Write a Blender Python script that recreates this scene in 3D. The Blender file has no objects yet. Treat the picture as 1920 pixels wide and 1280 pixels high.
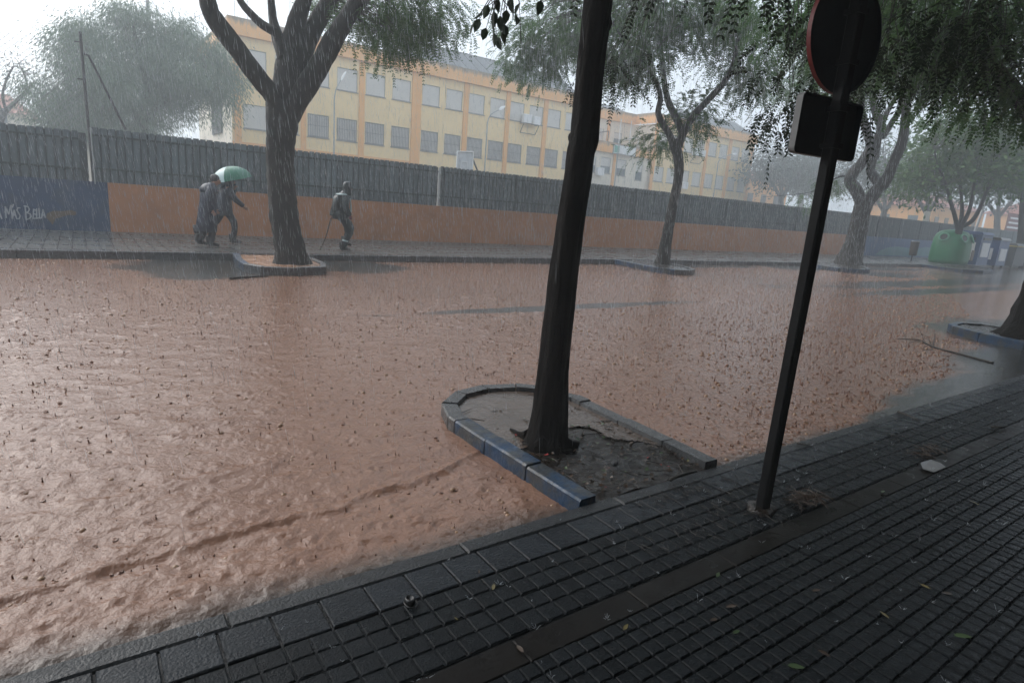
import bpy, math, random
import numpy as np
from mathutils import Vector

random.seed(7)
RNG = np.random.default_rng(7)
SC = bpy.context.scene
COL = SC.collection

# ------------------------------------------------------------------ camera
CAM_H = 1.55
FPX = 1128.0                                    # focal length in pixels of a 1920 px wide frame
YAW, PITCH, ROLL = 0.62803, -0.22054, 0.07615


def cam_axes():
    cy, sy = math.cos(YAW), math.sin(YAW)
    fwd = np.array([sy * math.cos(PITCH), cy * math.cos(PITCH), math.sin(PITCH)])
    right = np.array([cy, -sy, 0.0])
    up = np.cross(right, fwd)
    c, s = math.cos(ROLL), math.sin(ROLL)
    return c * right + s * up, -s * right + c * up, fwd


RIGHT, UP, FWD = cam_axes()
CPOS = np.array([0.0, 0.0, CAM_H])

cam_data = bpy.data.cameras.new("camera")
cam_data.sensor_width = 36.0
cam_data.lens = FPX / 1920 * 36.0
cam_data.clip_start = 0.05
cam_data.clip_end = 1500
cam = bpy.data.objects.new("camera", cam_data)
COL.objects.link(cam)
from mathutils import Matrix
cam.matrix_world = Matrix(((RIGHT[0], UP[0], -FWD[0], CPOS[0]),
                           (RIGHT[1], UP[1], -FWD[1], CPOS[1]),
                           (RIGHT[2], UP[2], -FWD[2], CPOS[2]), (0, 0, 0, 1)))
SC.camera = cam

# ------------------------------------------------------------------ sky, sun, exposure
SUN_EL, SUN_ROT = math.radians(38), math.radians(-28)
world = bpy.data.worlds.new("World")
SC.world = world
world.use_nodes = True
wn, wl = world.node_tree.nodes, world.node_tree.links
wn.clear()
sky = wn.new("ShaderNodeTexSky")
sky.sky_type = 'NISHITA'
sky.sun_disc = False
sky.sun_elevation = SUN_EL
sky.sun_rotation = SUN_ROT
sky.air_density = 1.0
sky.dust_density = 6.0
sky.ozone_density = 1.0
hsv = wn.new("ShaderNodeHueSaturation")
hsv.inputs['Saturation'].default_value = 0.35
mixw = wn.new("ShaderNodeMix")
mixw.data_type = 'RGBA'
mixw.inputs[0].default_value = 0.55                     # even cloud cover over the sky
mixw.inputs[7].default_value = (5.4, 6.2, 7.1, 1)
bg = wn.new("ShaderNodeBackground")
bg.inputs['Strength'].default_value = 0.15
wo = wn.new("ShaderNodeOutputWorld")
wl.new(sky.outputs[0], hsv.inputs['Color'])
wl.new(hsv.outputs[0], mixw.inputs[6])
wl.new(mixw.outputs[2], bg.inputs['Color'])
wl.new(bg.outputs[0], wo.inputs['Surface'])

sun_d = bpy.data.lights.new("sun", 'SUN')
sun_d.energy = 0.5
sun_d.angle = math.radians(72)
sun_d.color = (1.0, 0.98, 0.95)
sun = bpy.data.objects.new("sun", sun_d)
COL.objects.link(sun)
sd = Vector((math.sin(SUN_ROT) * math.cos(SUN_EL), math.cos(SUN_ROT) * math.cos(SUN_EL), math.sin(SUN_EL)))
sun.rotation_euler = sd.to_track_quat('Z', 'Y').to_euler()

SC.view_settings.view_transform = 'Standard'
SC.view_settings.look = 'None'
SC.view_settings.gamma = 1.0
SC.view_settings.exposure = 0.68
SC.view_settings.use_curve_mapping = False
SC.cycles.use_denoising = True
SC.cycles.max_bounces = 6
SC.cycles.diffuse_bounces = 3
SC.cycles.glossy_bounces = 3
SC.cycles.transmission_bounces = 4
SC.cycles.volume_bounces = 1
SC.cycles.transparent_max_bounces = 8
SC.cycles.sample_clamp_indirect = 4.0
SC.cycles.caustics_reflective = False
SC.cycles.caustics_refractive = False


# ------------------------------------------------------------------ helpers: picture geometry
def ray(px, py):
    return RIGHT * ((px - 960) / FPX) - UP * ((py - 640) / FPX) + FWD


def atz(px, py, z=0.0):
    d = ray(px, py)
    return CPOS + d * ((z - CAM_H) / d[2])


def aty(px, py, Y):
    d = ray(px, py)
    return CPOS + d * (Y / d[1])


def atp(px, py, base, k=1.0):
    """point on the upright plane through base that faces the camera, k times as far"""
    d = ray(px, py)
    n = np.array([base[0], base[1], 0.0])
    return CPOS + d * ((n @ n) / (d @ n)) * k


def depth(p):
    return float((np.asarray(p) - CPOS) @ FWD)


# ------------------------------------------------------------------ helpers: objects
def finish(o, parent, kind=None):
    COL.objects.link(o)
    if parent is not None:
        o.parent = parent
    if kind:
        o['kind'] = kind
    return o


def tag(o, label=None, cat=None, group=None, kind=None):
    if label:
        o['label'] = label
    if cat:
        o['category'] = cat
    if group:
        o['group'] = group
    if kind:
        o['kind'] = kind
    return o


def thing(name, label, cat, loc=(0, 0, 0), group=None, rotz=0.0):
    o = bpy.data.objects.new(name, None)
    o.empty_display_size = 0.2
    o.location = tuple(float(v) for v in loc)
    o.rotation_euler = (0, 0, rotz)
    COL.objects.link(o)
    return tag(o, label, cat, group)


def origin(o):
    v = np.zeros(3)
    while o is not None:
        v = v + np.array(o.location)
        o = o.parent
    return v


def np_mesh(name, V, F, mats, parent=None, kind=None, smooth=False, midx=None, local=False, attrs=None):
    """V (n,3); F (m,k) int array with a constant k, or a list of faces"""
    V = np.asarray(V, dtype=np.float32).reshape(-1, 3)
    if parent is not None and not local:
        V = V - origin(parent).astype(np.float32)
    me = bpy.data.meshes.new(name)
    if isinstance(F, np.ndarray):
        m, k = F.shape
        me.vertices.add(len(V))
        me.vertices.foreach_set('co', V.ravel())
        me.loops.add(m * k)
        me.loops.foreach_set('vertex_index', F.astype(np.int32).ravel())
        me.polygons.add(m)
        me.polygons.foreach_set('loop_start', np.arange(0, m * k, k, dtype=np.int32))
        me.polygons.foreach_set('loop_total', np.full(m, k, dtype=np.int32))
    else:
        me.from_pydata(V.tolist(), [], F)
    if not isinstance(mats, (list, tuple)):
        mats = [mats]
    for m_ in mats:
        me.materials.append(m_)
    if midx is not None:
        me.polygons.foreach_set('material_index', np.asarray(midx, dtype=np.int32))
    if smooth:
        me.polygons.foreach_set('use_smooth', np.ones(len(me.polygons), dtype=bool))
    if attrs:
        for an, av in attrs.items():
            a = me.attributes.new(an, 'FLOAT', 'POINT')
            a.data.foreach_set('value', np.asarray(av, dtype=np.float32))
    me.update()
    me.validate()
    o = bpy.data.objects.new(name, me)
    return finish(o, parent, kind)


class MB:
    def __init__(self):
        self.v, self.f, self.m = [], [], []

    def add(self, V, F, mi=0):
        b = len(self.v)
        self.v.extend([tuple(float(c) for c in p) for p in V])
        self.f.extend([tuple(i + b for i in q) for q in F])
        self.m.extend([mi] * len(F))

    def box(self, x0, x1, y0, y1, z0, z1, mi=0):
        V = [(x0, y0, z0), (x1, y0, z0), (x1, y1, z0), (x0, y1, z0), (x0, y0, z1), (x1, y0, z1), (x1, y1, z1), (x0, y1, z1)]
        F = [(0, 3, 2, 1), (4, 5, 6, 7), (0, 1, 5, 4), (1, 2, 6, 5), (2, 3, 7, 6), (3, 0, 4, 7)]
        self.add(V, F, mi)

    def bevbox(self, x0, x1, y0, y1, z0, z1, b, mi=0):
        """box whose top edges are chamfered by b"""
        V = [(x0, y0, z0), (x1, y0, z0), (x1, y1, z0), (x0, y1, z0),
             (x0, y0, z1 - b), (x1, y0, z1 - b), (x1, y1, z1 - b), (x0, y1, z1 - b),
             (x0 + b, y0 + b, z1), (x1 - b, y0 + b, z1), (x1 - b, y1 - b, z1), (x0 + b, y1 - b, z1)]
        F = [(0, 3, 2, 1), (0, 1, 5, 4), (1, 2, 6, 5), (2, 3, 7, 6), (3, 0, 4, 7),
             (4, 5, 9, 8), (5, 6, 10, 9), (6, 7, 11, 10), (7, 4, 8, 11), (8, 9, 10, 11)]
        self.add(V, F, mi)

    def tube(self, pts, radii, n=8, mi=0, caps=True, rough=0.0, squash=None):
        P = [np.array(p, float) for p in pts]
        if not hasattr(radii, '__len__'):
            radii = [radii] * len(P)
        prev = None
        V, F = [], []
        for i, p in enumerate(P):
            t = P[min(i + 1, len(P) - 1)] - P[max(i - 1, 0)]
            t = t / (np.linalg.norm(t) + 1e-9)
            if prev is None:
                a = np.array([0, 0, 1.0]) if abs(t[2]) < 0.9 else np.array([1.0, 0, 0])
                u = np.cross(t, a)
            else:
                u = prev - t * (prev @ t)
            u /= np.linalg.norm(u) + 1e-9
            prev = u
            w = np.cross(t, u)
            for k in range(n):
                a = 2 * math.pi * k / n
                r = radii[i] * (1 + (rough * RNG.normal() if rough else 0))
                V.append(p + r * (math.cos(a) * u + math.sin(a) * w))
        for i in range(len(P) - 1):
            for k in range(n):
                F.append((i * n + k, i * n + (k + 1) % n, (i + 1) * n + (k + 1) % n, (i + 1) * n + k))
        if caps:
            F.append(tuple(reversed(range(n))))
            F.append(tuple(range((len(P) - 1) * n, len(P) * n)))
        self.add(V, F, mi)

    def loft(self, rings, mi=0, caps=True):
        n = len(rings[0])
        V = [p for r in rings for p in r]
        F = []
        for i in range(len(rings) - 1):
            for k in range(n):
                F.append((i * n + k, i * n + (k + 1) % n, (i + 1) * n + (k + 1) % n, (i + 1) * n + k))
        if caps:
            F.append(tuple(reversed(range(n))))
            F.append(tuple(range((len(rings) - 1) * n, len(rings) * n)))
        self.add(V, F, mi)

    def ball(self, c, r, nu=10, nv=6, mi=0):
        rx, ry, rz = (r, r, r) if not hasattr(r, '__len__') else r
        rings = []
        for j in range(nv + 1):
            ph = -math.pi / 2 + math.pi * (j + 0.02) / (nv + 0.04)
            rings.append([(c[0] + rx * math.cos(ph) * math.cos(2 * math.pi * k / nu),
                           c[1] + ry * math.cos(ph) * math.sin(2 * math.pi * k / nu),
                           c[2] + rz * math.sin(ph)) for k in range(nu)])
        self.loft(rings, mi)

    def build(self, name, mats, parent=None, kind=None, smooth=False, local=False):
        return np_mesh(name, self.v, self.f, mats, parent, kind, smooth, self.m, local)


def inst(o, parent, loc=None, rot=None, scale=None):
    c = o.copy()
    COL.objects.link(c)
    c.parent = parent
    if loc is not None:
        c.location = loc
    if rot is not None:
        c.rotation_euler = rot
    if scale is not None:
        c.scale = scale
    return c


def smooth_path(P, W, step):
    """Catmull-Rom resampling of a polyline with one width per point"""
    P = np.asarray(P, float)
    W = np.asarray(W, float)
    out, ow = [], []
    for i in range(len(P) - 1):
        p0, p1, p2, p3 = P[max(i - 1, 0)], P[i], P[i + 1], P[min(i + 2, len(P) - 1)]
        n = max(2, int(np.linalg.norm(p2 - p1) / step))
        for k in range(n):
            t = k / n
            out.append(0.5 * ((2 * p1) + (-p0 + p2) * t + (2 * p0 - 5 * p1 + 4 * p2 - p3) * t * t + (-p0 + 3 * p1 - 3 * p2 + p3) * t ** 3))
            ow.append(W[i] * (1 - t) + W[i + 1] * t)
    out.append(P[-1])
    ow.append(W[-1])
    return np.array(out), np.array(ow)


# ------------------------------------------------------------------ helpers: materials
def new_mat(name):
    m = bpy.data.materials.new(name)
    m.use_nodes = True
    nt = m.node_tree
    return m, nt.nodes, nt.links, nt.nodes['Principled BSDF']


def node(nodes, kind, **kw):
    n = nodes.new(kind)
    for k, v in kw.items():
        setattr(n, k, v)
    return n


def mat(name, col, rough=0.6, vary=0.25, scale=3.0, bump=0.0, bscale=40.0, metal=0.0, stretch=None, island=0.0, spec=0.5, rvary=0.0):
    """base colour broken up by two noises, optional bump and per-piece tone"""
    m, N, L, b = new_mat(name)
    tc = node(N, 'ShaderNodeTexCoord')
    src = tc.outputs['Object']
    if stretch:
        mp = node(N, 'ShaderNodeMapping')
        mp.inputs['Scale'].default_value = stretch
        L.new(src, mp.inputs['Vector'])
        src = mp.outputs['Vector']
    n1 = node(N, 'ShaderNodeTexNoise')
    n1.inputs['Scale'].default_value = scale
    n1.inputs['Detail'].default_value = 6
    n1.inputs['Roughness'].default_value = 0.65
    L.new(src, n1.inputs['Vector'])
    mr = node(N, 'ShaderNodeMapRange')
    mr.inputs[1].default_value = 0.25
    mr.inputs[2].default_value = 0.75
    mr.inputs[3].default_value = 1 - vary
    mr.inputs[4].default_value = 1 + vary
    L.new(n1.outputs['Fac'], mr.inputs[0])
    val = mr.outputs[0]
    if island:
        g = node(N, 'ShaderNodeNewGeometry')
        oi = node(N, 'ShaderNodeObjectInfo')
        ad = node(N, 'ShaderNodeMath', operation='ADD')
        L.new(g.outputs['Random Per Island'], ad.inputs[0])
        L.new(oi.outputs['Random'], ad.inputs[1])
        fr = node(N, 'ShaderNodeMath', operation='FRACT')
        L.new(ad.outputs[0], fr.inputs[0])
        mr2 = node(N, 'ShaderNodeMapRange')
        mr2.inputs[3].default_value = 1 - island
        mr2.inputs[4].default_value = 1 + island
        L.new(fr.outputs[0], mr2.inputs[0])
        mu = node(N, 'ShaderNodeMath', operation='MULTIPLY')
        L.new(val, mu.inputs[0])
        L.new(mr2.outputs[0], mu.inputs[1])
        val = mu.outputs[0]
    mx = node(N, 'ShaderNodeVectorMath', operation='SCALE')
    mx.inputs[0].default_value = col[:3]
    L.new(val, mx.inputs['Scale'])
    L.new(mx.outputs[0], b.inputs['Base Color'])
    b.inputs['Roughness'].default_value = rough
    if rvary:
        n3 = node(N, 'ShaderNodeTexNoise')
        n3.inputs['Scale'].default_value = scale * 1.7
        n3.inputs['Detail'].default_value = 4
        L.new(src, n3.inputs['Vector'])
        r3 = node(N, 'ShaderNodeMapRange')
        r3.inputs[1].default_value = 0.35
        r3.inputs[2].default_value = 0.65
        r3.inputs[3].default_value = max(0.02, rough - rvary)
        r3.inputs[4].default_value = rough + rvary
        L.new(n3.outputs['Fac'], r3.inputs[0])
        L.new(r3.outputs[0], b.inputs['Roughness'])
    b.inputs['Metallic'].default_value = metal
    b.inputs['Specular IOR Level'].default_value = spec
    if bump:
        n2 = node(N, 'ShaderNodeTexNoise')
        n2.inputs['Scale'].default_value = bscale
        n2.inputs['Detail'].default_value = 5
        L.new(src, n2.inputs['Vector'])
        bp = node(N, 'ShaderNodeBump')
        bp.inputs['Strength'].default_value = bump
        bp.inputs['Distance'].default_value = 0.02
        L.new(n2.outputs['Fac'], bp.inputs['Height'])
        L.new(bp.outputs[0], b.inputs['Normal'])
    return m


def leaf_mat(name, c1, c2, trans=0.3, rough=0.4):
    m, N, L, b = new_mat(name)
    g = node(N, 'ShaderNodeNewGeometry')
    cr = node(N, 'ShaderNodeMix', data_type='RGBA')
    cr.inputs[6].default_value = (*c1, 1)
    cr.inputs[7].default_value = (*c2, 1)
    L.new(g.outputs['Random Per Island'], cr.inputs[0])
    L.new(cr.outputs[2], b.inputs['Base Color'])
    b.inputs['Roughness'].default_value = rough + 0.15
    b.inputs['Specular IOR Level'].default_value = 0.22
    t = node(N, 'ShaderNodeBsdfTranslucent')
    L.new(cr.outputs[2], t.inputs['Color'])
    mx = node(N, 'ShaderNodeMixShader')
    mx.inputs[0].default_value = trans
    L.new(b.outputs[0], mx.inputs[1])
    L.new(t.outputs[0], mx.inputs[2])
    L.new(mx.outputs[0], N['Material Output'].inputs['Surface'])
    return m


def bark_mat(name, c1, c2, rough=0.6, scale=1.0, spec=0.3):
    m, N, L, b = new_mat(name)
    tc = node(N, 'ShaderNodeTexCoord')
    mp = node(N, 'ShaderNodeMapping')
    mp.inputs['Scale'].default_value = (14 * scale, 14 * scale, 2.6 * scale)
    L.new(tc.outputs['Object'], mp.inputs['Vector'])
    n1 = node(N, 'ShaderNodeTexNoise')
    n1.inputs['Scale'].default_value = 1.6
    n1.inputs['Detail'].default_value = 7
    n1.inputs['Roughness'].default_value = 0.7
    n1.inputs['Distortion'].default_value = 0.6
    L.new(mp.outputs[0], n1.inputs['Vector'])
    n2 = node(N, 'ShaderNodeTexNoise')
    n2.inputs['Scale'].default_value = 2.2
    n2.inputs['Detail'].default_value = 4
    L.new(tc.outputs['Object'], n2.inputs['Vector'])
    mr = node(N, 'ShaderNodeMapRange')
    mr.inputs[1].default_value = 0.3
    mr.inputs[2].default_value = 0.7
    L.new(n1.outputs['Fac'], mr.inputs[0])
    cr = node(N, 'ShaderNodeMix', data_type='RGBA')
    cr.inputs[6].default_value = (*c1, 1)
    cr.inputs[7].default_value = (*c2, 1)
    L.new(mr.outputs[0], cr.inputs[0])
    L.new(cr.outputs[2], b.inputs['Base Color'])
    b.inputs['Specular IOR Level'].default_value = spec
    r = node(N, 'ShaderNodeMapRange')
    r.inputs[1].default_value = 0.4
    r.inputs[2].default_value = 0.65
    r.inputs[3].default_value = rough - 0.2
    r.inputs[4].default_value = rough + 0.15
    L.new(n2.outputs['Fac'], r.inputs[0])
    L.new(r.outputs[0], b.inputs['Roughness'])
    bp = node(N, 'ShaderNodeBump')
    bp.inputs['Strength'].default_value = 1.0
    bp.inputs['Distance'].default_value = 0.05
    L.new(n1.outputs['Fac'], bp.inputs['Height'])
    L.new(bp.outputs[0], b.inputs['Normal'])
    return m


M = {}
M['tile'] = mat('wet_paving', (0.009, 0.0112, 0.013), 0.34, 0.3, 14, 0.25, 120, island=0.22, rvary=0.14, spec=0.10)
M['tile_big'] = mat('wet_smooth_paving', (0.015, 0.0185, 0.0225), 0.26, 0.35, 9, 0.25, 90, island=0.18, rvary=0.12, spec=0.15)
M['grout'] = mat('wet_grout', (0.007, 0.007, 0.007), 0.4, 0.4, 6, 0.3, 60, rvary=0.15, spec=0.25)
M['gutter'] = mat('brown_gutter_water', (0.0105, 0.0092, 0.0078), 0.35, 0.35, 5, 0.12, 50, rvary=0.1, spec=0.1)
M['kerb'] = mat('wet_granite', (0.07, 0.072, 0.074), 0.32, 0.35, 12, 0.3, 80, island=0.15, rvary=0.12)
M['kerb_dark'] = mat('wet_dark_kerb', (0.03, 0.032, 0.034), 0.34, 0.35, 12, 0.3, 80, island=0.15, rvary=0.12, spec=0.25)
M['far_pave'] = mat('wet_far_paving', (0.085, 0.085, 0.082), 0.3, 0.2, 1.2, 0.2, 30, island=0.12, rvary=0.1)
M['earth'] = mat('wet_soil', (0.022, 0.017, 0.013), 0.3, 0.6, 6, 0.5, 30, rvary=0.18, spec=0.35)
M['mud_soil'] = mat('orange_mud', (0.42, 0.24, 0.15), 0.2, 0.2, 4, 0.3, 60, rvary=0.08)
M['asphalt'] = mat('asphalt', (0.045, 0.045, 0.045), 0.6, 0.2, 2)
M['ground'] = mat('yard_ground', (0.16, 0.14, 0.11), 0.6, 0.25, 0.3)
M['bark'] = bark_mat('grey_brown_bark', (0.012, 0.0115, 0.011), (0.042, 0.038, 0.034), spec=0.2)
M['bark_wet'] = bark_mat('wet_dark_bark', (0.005, 0.0047, 0.0045), (0.016, 0.0135, 0.012), 0.6, spec=0.1)
M['twig'] = mat('twig_bark', (0.03, 0.025, 0.02), 0.6, 0.3, 20)
M['leaf'] = leaf_mat('dark_green_leaf', (0.020, 0.050, 0.018), (0.050, 0.095, 0.034), 0.3)
M['leaf_mid'] = leaf_mat('green_leaf', (0.034, 0.098, 0.022), (0.085, 0.17, 0.042), 0.48)
M['leaf_light'] = leaf_mat('mid_green_leaf', (0.05, 0.12, 0.032), (0.11, 0.19, 0.06), 0.35)
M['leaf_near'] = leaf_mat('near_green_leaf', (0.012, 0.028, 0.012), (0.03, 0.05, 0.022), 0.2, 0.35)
M['leaf_pepper'] = leaf_mat('pepper_tree_leaf', (0.10, 0.16, 0.11), (0.17, 0.23, 0.15), 0.3)  # grey-green, made paler still to stand in for haze
M['leaf_far'] = leaf_mat('far_tree_leaf', (0.03, 0.05, 0.035), (0.06, 0.085, 0.055), 0.25)
M['yellow_leaf'] = mat('fallen_leaf_yellow', (0.15, 0.12, 0.04), 0.4, 0.3, 30)
M['green_leaf'] = mat('fallen_leaf_green', (0.05, 0.085, 0.03), 0.4, 0.3, 30)
M['brown_leaf'] = mat('fallen_leaf_brown', (0.06, 0.036, 0.02), 0.4, 0.3, 30)
M['black_plastic'] = mat('black_plastic', (0.01, 0.01, 0.01), 0.3, 0.1)
M['pole'] = mat('dark_painted_steel', (0.007, 0.007, 0.0072), 0.55, 0.35, 8, 0.08, 60, spec=0.15)
M['sign_back'] = mat('sign_back_metal', (0.016, 0.021, 0.024), 0.5, 0.35, 9, spec=0.2)
M['sign_rim'] = mat('sign_grey_rim', (0.17, 0.17, 0.165), 0.5, 0.2, 9)
M['red_rim'] = mat('sign_red_rim', (0.13, 0.007, 0.007), 0.45, 0.2, 9)
M['white_paint'] = mat('white_paint', (0.75, 0.76, 0.76), 0.5, 0.08, 4)
M['dull_white'] = mat('dull_white_paint', (0.42, 0.43, 0.43), 0.5, 0.2, 4)
M['dark_metal'] = mat('dark_metal', (0.05, 0.05, 0.05), 0.5, 0.2, 6)
M['grey_metal'] = mat('grey_metal', (0.3, 0.31, 0.32), 0.5, 0.15, 6, metal=0.3)
M['fence'] = mat('green_grey_fence_sheet', (0.10, 0.126, 0.134), 0.5, 0.22, 1.5, stretch=(3, 3, 0.6), island=0.24)
M['fence_dark'] = mat('fence_backing', (0.03, 0.04, 0.042), 0.6, 0.2, 2)
M['fence_rail'] = mat('fence_rail', (0.03, 0.045, 0.045), 0.5, 0.2, 3)
M['wall_orange'] = mat('orange_wall_render', (0.47, 0.20, 0.085), 0.5, 0.15, 1.3, 0.25, 60, rvary=0.1)
M['wall_blue'] = mat('blue_wall_paint', (0.022, 0.055, 0.12), 0.5, 0.25, 1.6, 0.25, 60, rvary=0.1)
M['wall_blue2'] = mat('lighter_blue_wall_paint', (0.06, 0.13, 0.27), 0.5, 0.2, 1.0, 0.2, 60)
M['wall_teal'] = mat('teal_wall_paint', (0.12, 0.27, 0.30), 0.5, 0.2, 1.5)
M['wall_tan'] = mat('tan_wall_patch', (0.13, 0.10, 0.07), 0.6, 0.4, 8)
M['chalk'] = mat('pale_lettering', (0.42, 0.45, 0.48), 0.6, 0.3, 8)
M['kerb_blue'] = mat('worn_blue_kerb_paint', (0.012, 0.042, 0.092), 0.45, 0.4, 7, 0.4, 40, rvary=0.14)


def add_wear(m, col, scale, lo, hi):
    """patches where the paint has worn through to the stone"""
    N, L = m.node_tree.nodes, m.node_tree.links
    b = N['Principled BSDF']
    old = b.inputs['Base Color'].links[0].from_socket
    tc = node(N, 'ShaderNodeTexCoord')
    n = node(N, 'ShaderNodeTexNoise')
    n.inputs['Scale'].default_value = scale
    n.inputs['Detail'].default_value = 7
    n.inputs['Roughness'].default_value = 0.72
    L.new(tc.outputs['Object'], n.inputs['Vector'])
    s = node(N, 'ShaderNodeMapRange')
    s.inputs[1].default_value = lo
    s.inputs[2].default_value = hi
    L.new(n.outputs['Fac'], s.inputs[0])
    mx = node(N, 'ShaderNodeMix', data_type='RGBA')
    mx.inputs[7].default_value = (*col, 1)
    L.new(s.outputs[0], mx.inputs[0])
    L.new(old, mx.inputs[6])
    L.new(mx.outputs[2], b.inputs['Base Color'])


add_wear(M['kerb_blue'], (0.045, 0.05, 0.052), 4.5, 0.44, 0.56)
add_wear(M['wall_orange'], (0.34, 0.155, 0.075), 0.8, 0.5, 0.75)
add_wear(M['wall_blue'], (0.05, 0.07, 0.10), 1.3, 0.52, 0.7)
add_wear(M['bark'], (0.032, 0.036, 0.03), 3.0, 0.52, 0.66)
M['cream'] = mat('cream_wall', (0.82, 0.62, 0.33), 0.7, 0.08, 0.5)
M['cream_pale'] = mat('pale_cream_wall', (0.72, 0.66, 0.55), 0.7, 0.08, 0.5)
M['shutter'] = mat('roller_shutter', (0.63, 0.61, 0.57), 0.6, 0.06, 1.0)
M['win_glass'] = mat('window_glass', (0.10, 0.13, 0.15), 0.1, 0.2, 1.0)
M['grille'] = mat('window_grille', (0.22, 0.22, 0.22), 0.6, 0.1)
M['sill'] = mat('window_sill', (0.25, 0.23, 0.2), 0.7, 0.1)
M['orange_trim'] = mat('orange_trim', (0.78, 0.40, 0.13), 0.7, 0.08, 0.7)
M['solar'] = mat('dark_roof_panel', (0.035, 0.045, 0.055), 0.4, 0.15, 2)
M['teal_sign'] = mat('teal_sign', (0.03, 0.30, 0.22), 0.5, 0.1)
M['green_bin'] = mat('green_bin_plastic', (0.005, 0.15, 0.052), 0.45, 0.12, 3)
M['green_ring'] = mat('pale_green_rim', (0.09, 0.30, 0.19), 0.4, 0.1, 3)
M['blue_bin'] = mat('blue_bin_metal', (0.03, 0.075, 0.20), 0.4, 0.2, 3)
M['grey_bin'] = mat('grey_bin_plastic', (0.045, 0.05, 0.055), 0.5, 0.2, 3)
M['yellow'] = mat('yellow_stripe', (0.5, 0.38, 0.05), 0.5, 0.1)
M['roof_tile'] = mat('red_roof_tile', (0.28, 0.09, 0.06), 0.7, 0.25, 3)
M['skin'] = mat('skin', (0.35, 0.19, 0.13), 0.5, 0.05)
M['coat_blue'] = mat('dark_blue_raincoat', (0.007, 0.014, 0.036), 0.4, 0.35, 9, 0.5, 14)
M['coat_grey'] = mat('grey_blue_raincoat', (0.017, 0.026, 0.042), 0.4, 0.3, 9, 0.5, 14)
M['coat_green'] = mat('dark_green_rainsuit', (0.008, 0.018, 0.019), 0.4, 0.35, 9, 0.5, 14)
M['trouser'] = mat('dark_trousers', (0.018, 0.021, 0.027), 0.5, 0.3, 9)
M['boot'] = mat('dark_boot', (0.015, 0.014, 0.013), 0.35, 0.2)
M['hair'] = mat('dark_hair', (0.02, 0.016, 0.014), 0.5, 0.2)
M['reflective'] = mat('reflective_strip', (0.45, 0.55, 0.56), 0.4, 0.1)
M['umb_green'] = mat('green_umbrella_cloth', (0.012, 0.15, 0.085), 0.35, 0.15, 6)
M['umb_white'] = mat('white_umbrella_cloth', (0.42, 0.55, 0.54), 0.35, 0.1, 6)
M['red_glove'] = mat('red_glove', (0.14, 0.02, 0.025), 0.6, 0.1)
M['wood'] = mat('dark_wood', (0.03, 0.022, 0.016), 0.5, 0.3, 12)
M['facade_back'] = mat('wet_dark_street_facade', (0.13, 0.115, 0.10), 0.7, 0.15, 1.0)  # wet dark wall


def add_stain(m, col, z0, z1, scale=1.2):
    """grey-green streaks that run down from the top edge at z1 (object space)"""
    nt = m.node_tree
    N, L = nt.nodes, nt.links
    b = N['Principled BSDF']
    old = b.inputs['Base Color'].links[0].from_socket
    tc = node(N, 'ShaderNodeTexCoord')
    mp = node(N, 'ShaderNodeMapping')
    mp.inputs['Scale'].default_value = (scale * 2.2, scale * 2.2, scale * 0.25)
    L.new(tc.outputs['Object'], mp.inputs['Vector'])
    n = node(N, 'ShaderNodeTexNoise')
    n.inputs['Scale'].default_value = 1.0
    n.inputs['Detail'].default_value = 6
    n.inputs['Roughness'].default_value = 0.7
    L.new(mp.outputs[0], n.inputs['Vector'])
    sp = node(N, 'ShaderNodeSeparateXYZ')
    L.new(tc.outputs['Object'], sp.inputs[0])
    g = node(N, 'ShaderNodeMapRange')
    g.inputs[1].default_value = z0
    g.inputs[2].default_value = z1
    L.new(sp.outputs['Z'], g.inputs[0])
    ad = node(N, 'ShaderNodeMath', operation='ADD')
    L.new(g.outputs[0], ad.inputs[0])
    L.new(n.outputs['Fac'], ad.inputs[1])
    s = node(N, 'ShaderNodeMapRange')
    s.inputs[1].default_value = 1.08
    s.inputs[2].default_value = 1.32
    s.inputs[4].default_value = 0.85
    L.new(ad.outputs[0], s.inputs[0])
    mx = node(N, 'ShaderNodeMix', data_type='RGBA')
    mx.inputs[7].default_value = (*col, 1)
    L.new(s.outputs[0], mx.inputs[0])
    L.new(old, mx.inputs[6])
    L.new(mx.outputs[2], b.inputs['Base Color'])


M['fascia'] = mat('stained_orange_fascia', (0.78, 0.40, 0.13), 0.7, 0.08, 0.7)
add_stain(M['fascia'], (0.17, 0.16, 0.13), 7.2, 8.5)
M['balcony'] = mat('stained_orange_balcony', (0.78, 0.40, 0.13), 0.7, 0.08, 0.7)
add_stain(M['balcony'], (0.2, 0.18, 0.14), 3.3, 4.8)

# ------------------------------------------------------------------ setting: ground, road, water
KY0, KY1, WALLY = 2.16, 14.47, 19.42
WATER_Z = -0.07
XL, XR = -40.0, 130.0


def terrain():
    xs = np.concatenate([np.linspace(-170, -45, 8), np.linspace(-40, 130, 60), np.linspace(140, 200, 6)])
    ys = np.concatenate([np.linspace(-60, -7, 6), [-6.9, 2.0, 2.2, 14.4, 19.7], np.linspace(21, 46, 12), np.linspace(50, 190, 14)])
    X, Y = np.meshgrid(xs, ys)
    Z = np.full_like(X, -0.30)
    up = (Y > 19.6)
    Z[up] = np.interp(Y[up], [19.6, 21, 46, 60, 190], [0.05, 0.35, 4.0, 4.1, 5.5])
    Z += np.where(Y > 22, 0.06 * np.sin(X * 0.9) * np.cos(Y * 0.7), 0)
    V = np.stack([X, Y, Z], -1).reshape(-1, 3)
    ny, nx = X.shape
    i = np.arange(ny - 1)[:, None] * nx + np.arange(nx - 1)[None, :]
    F = np.stack([i, i + 1, i + nx + 1, i + nx], -1).reshape(-1, 4)
    np_mesh('ground', V, F, M['ground'], None, 'structure', True)


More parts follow.
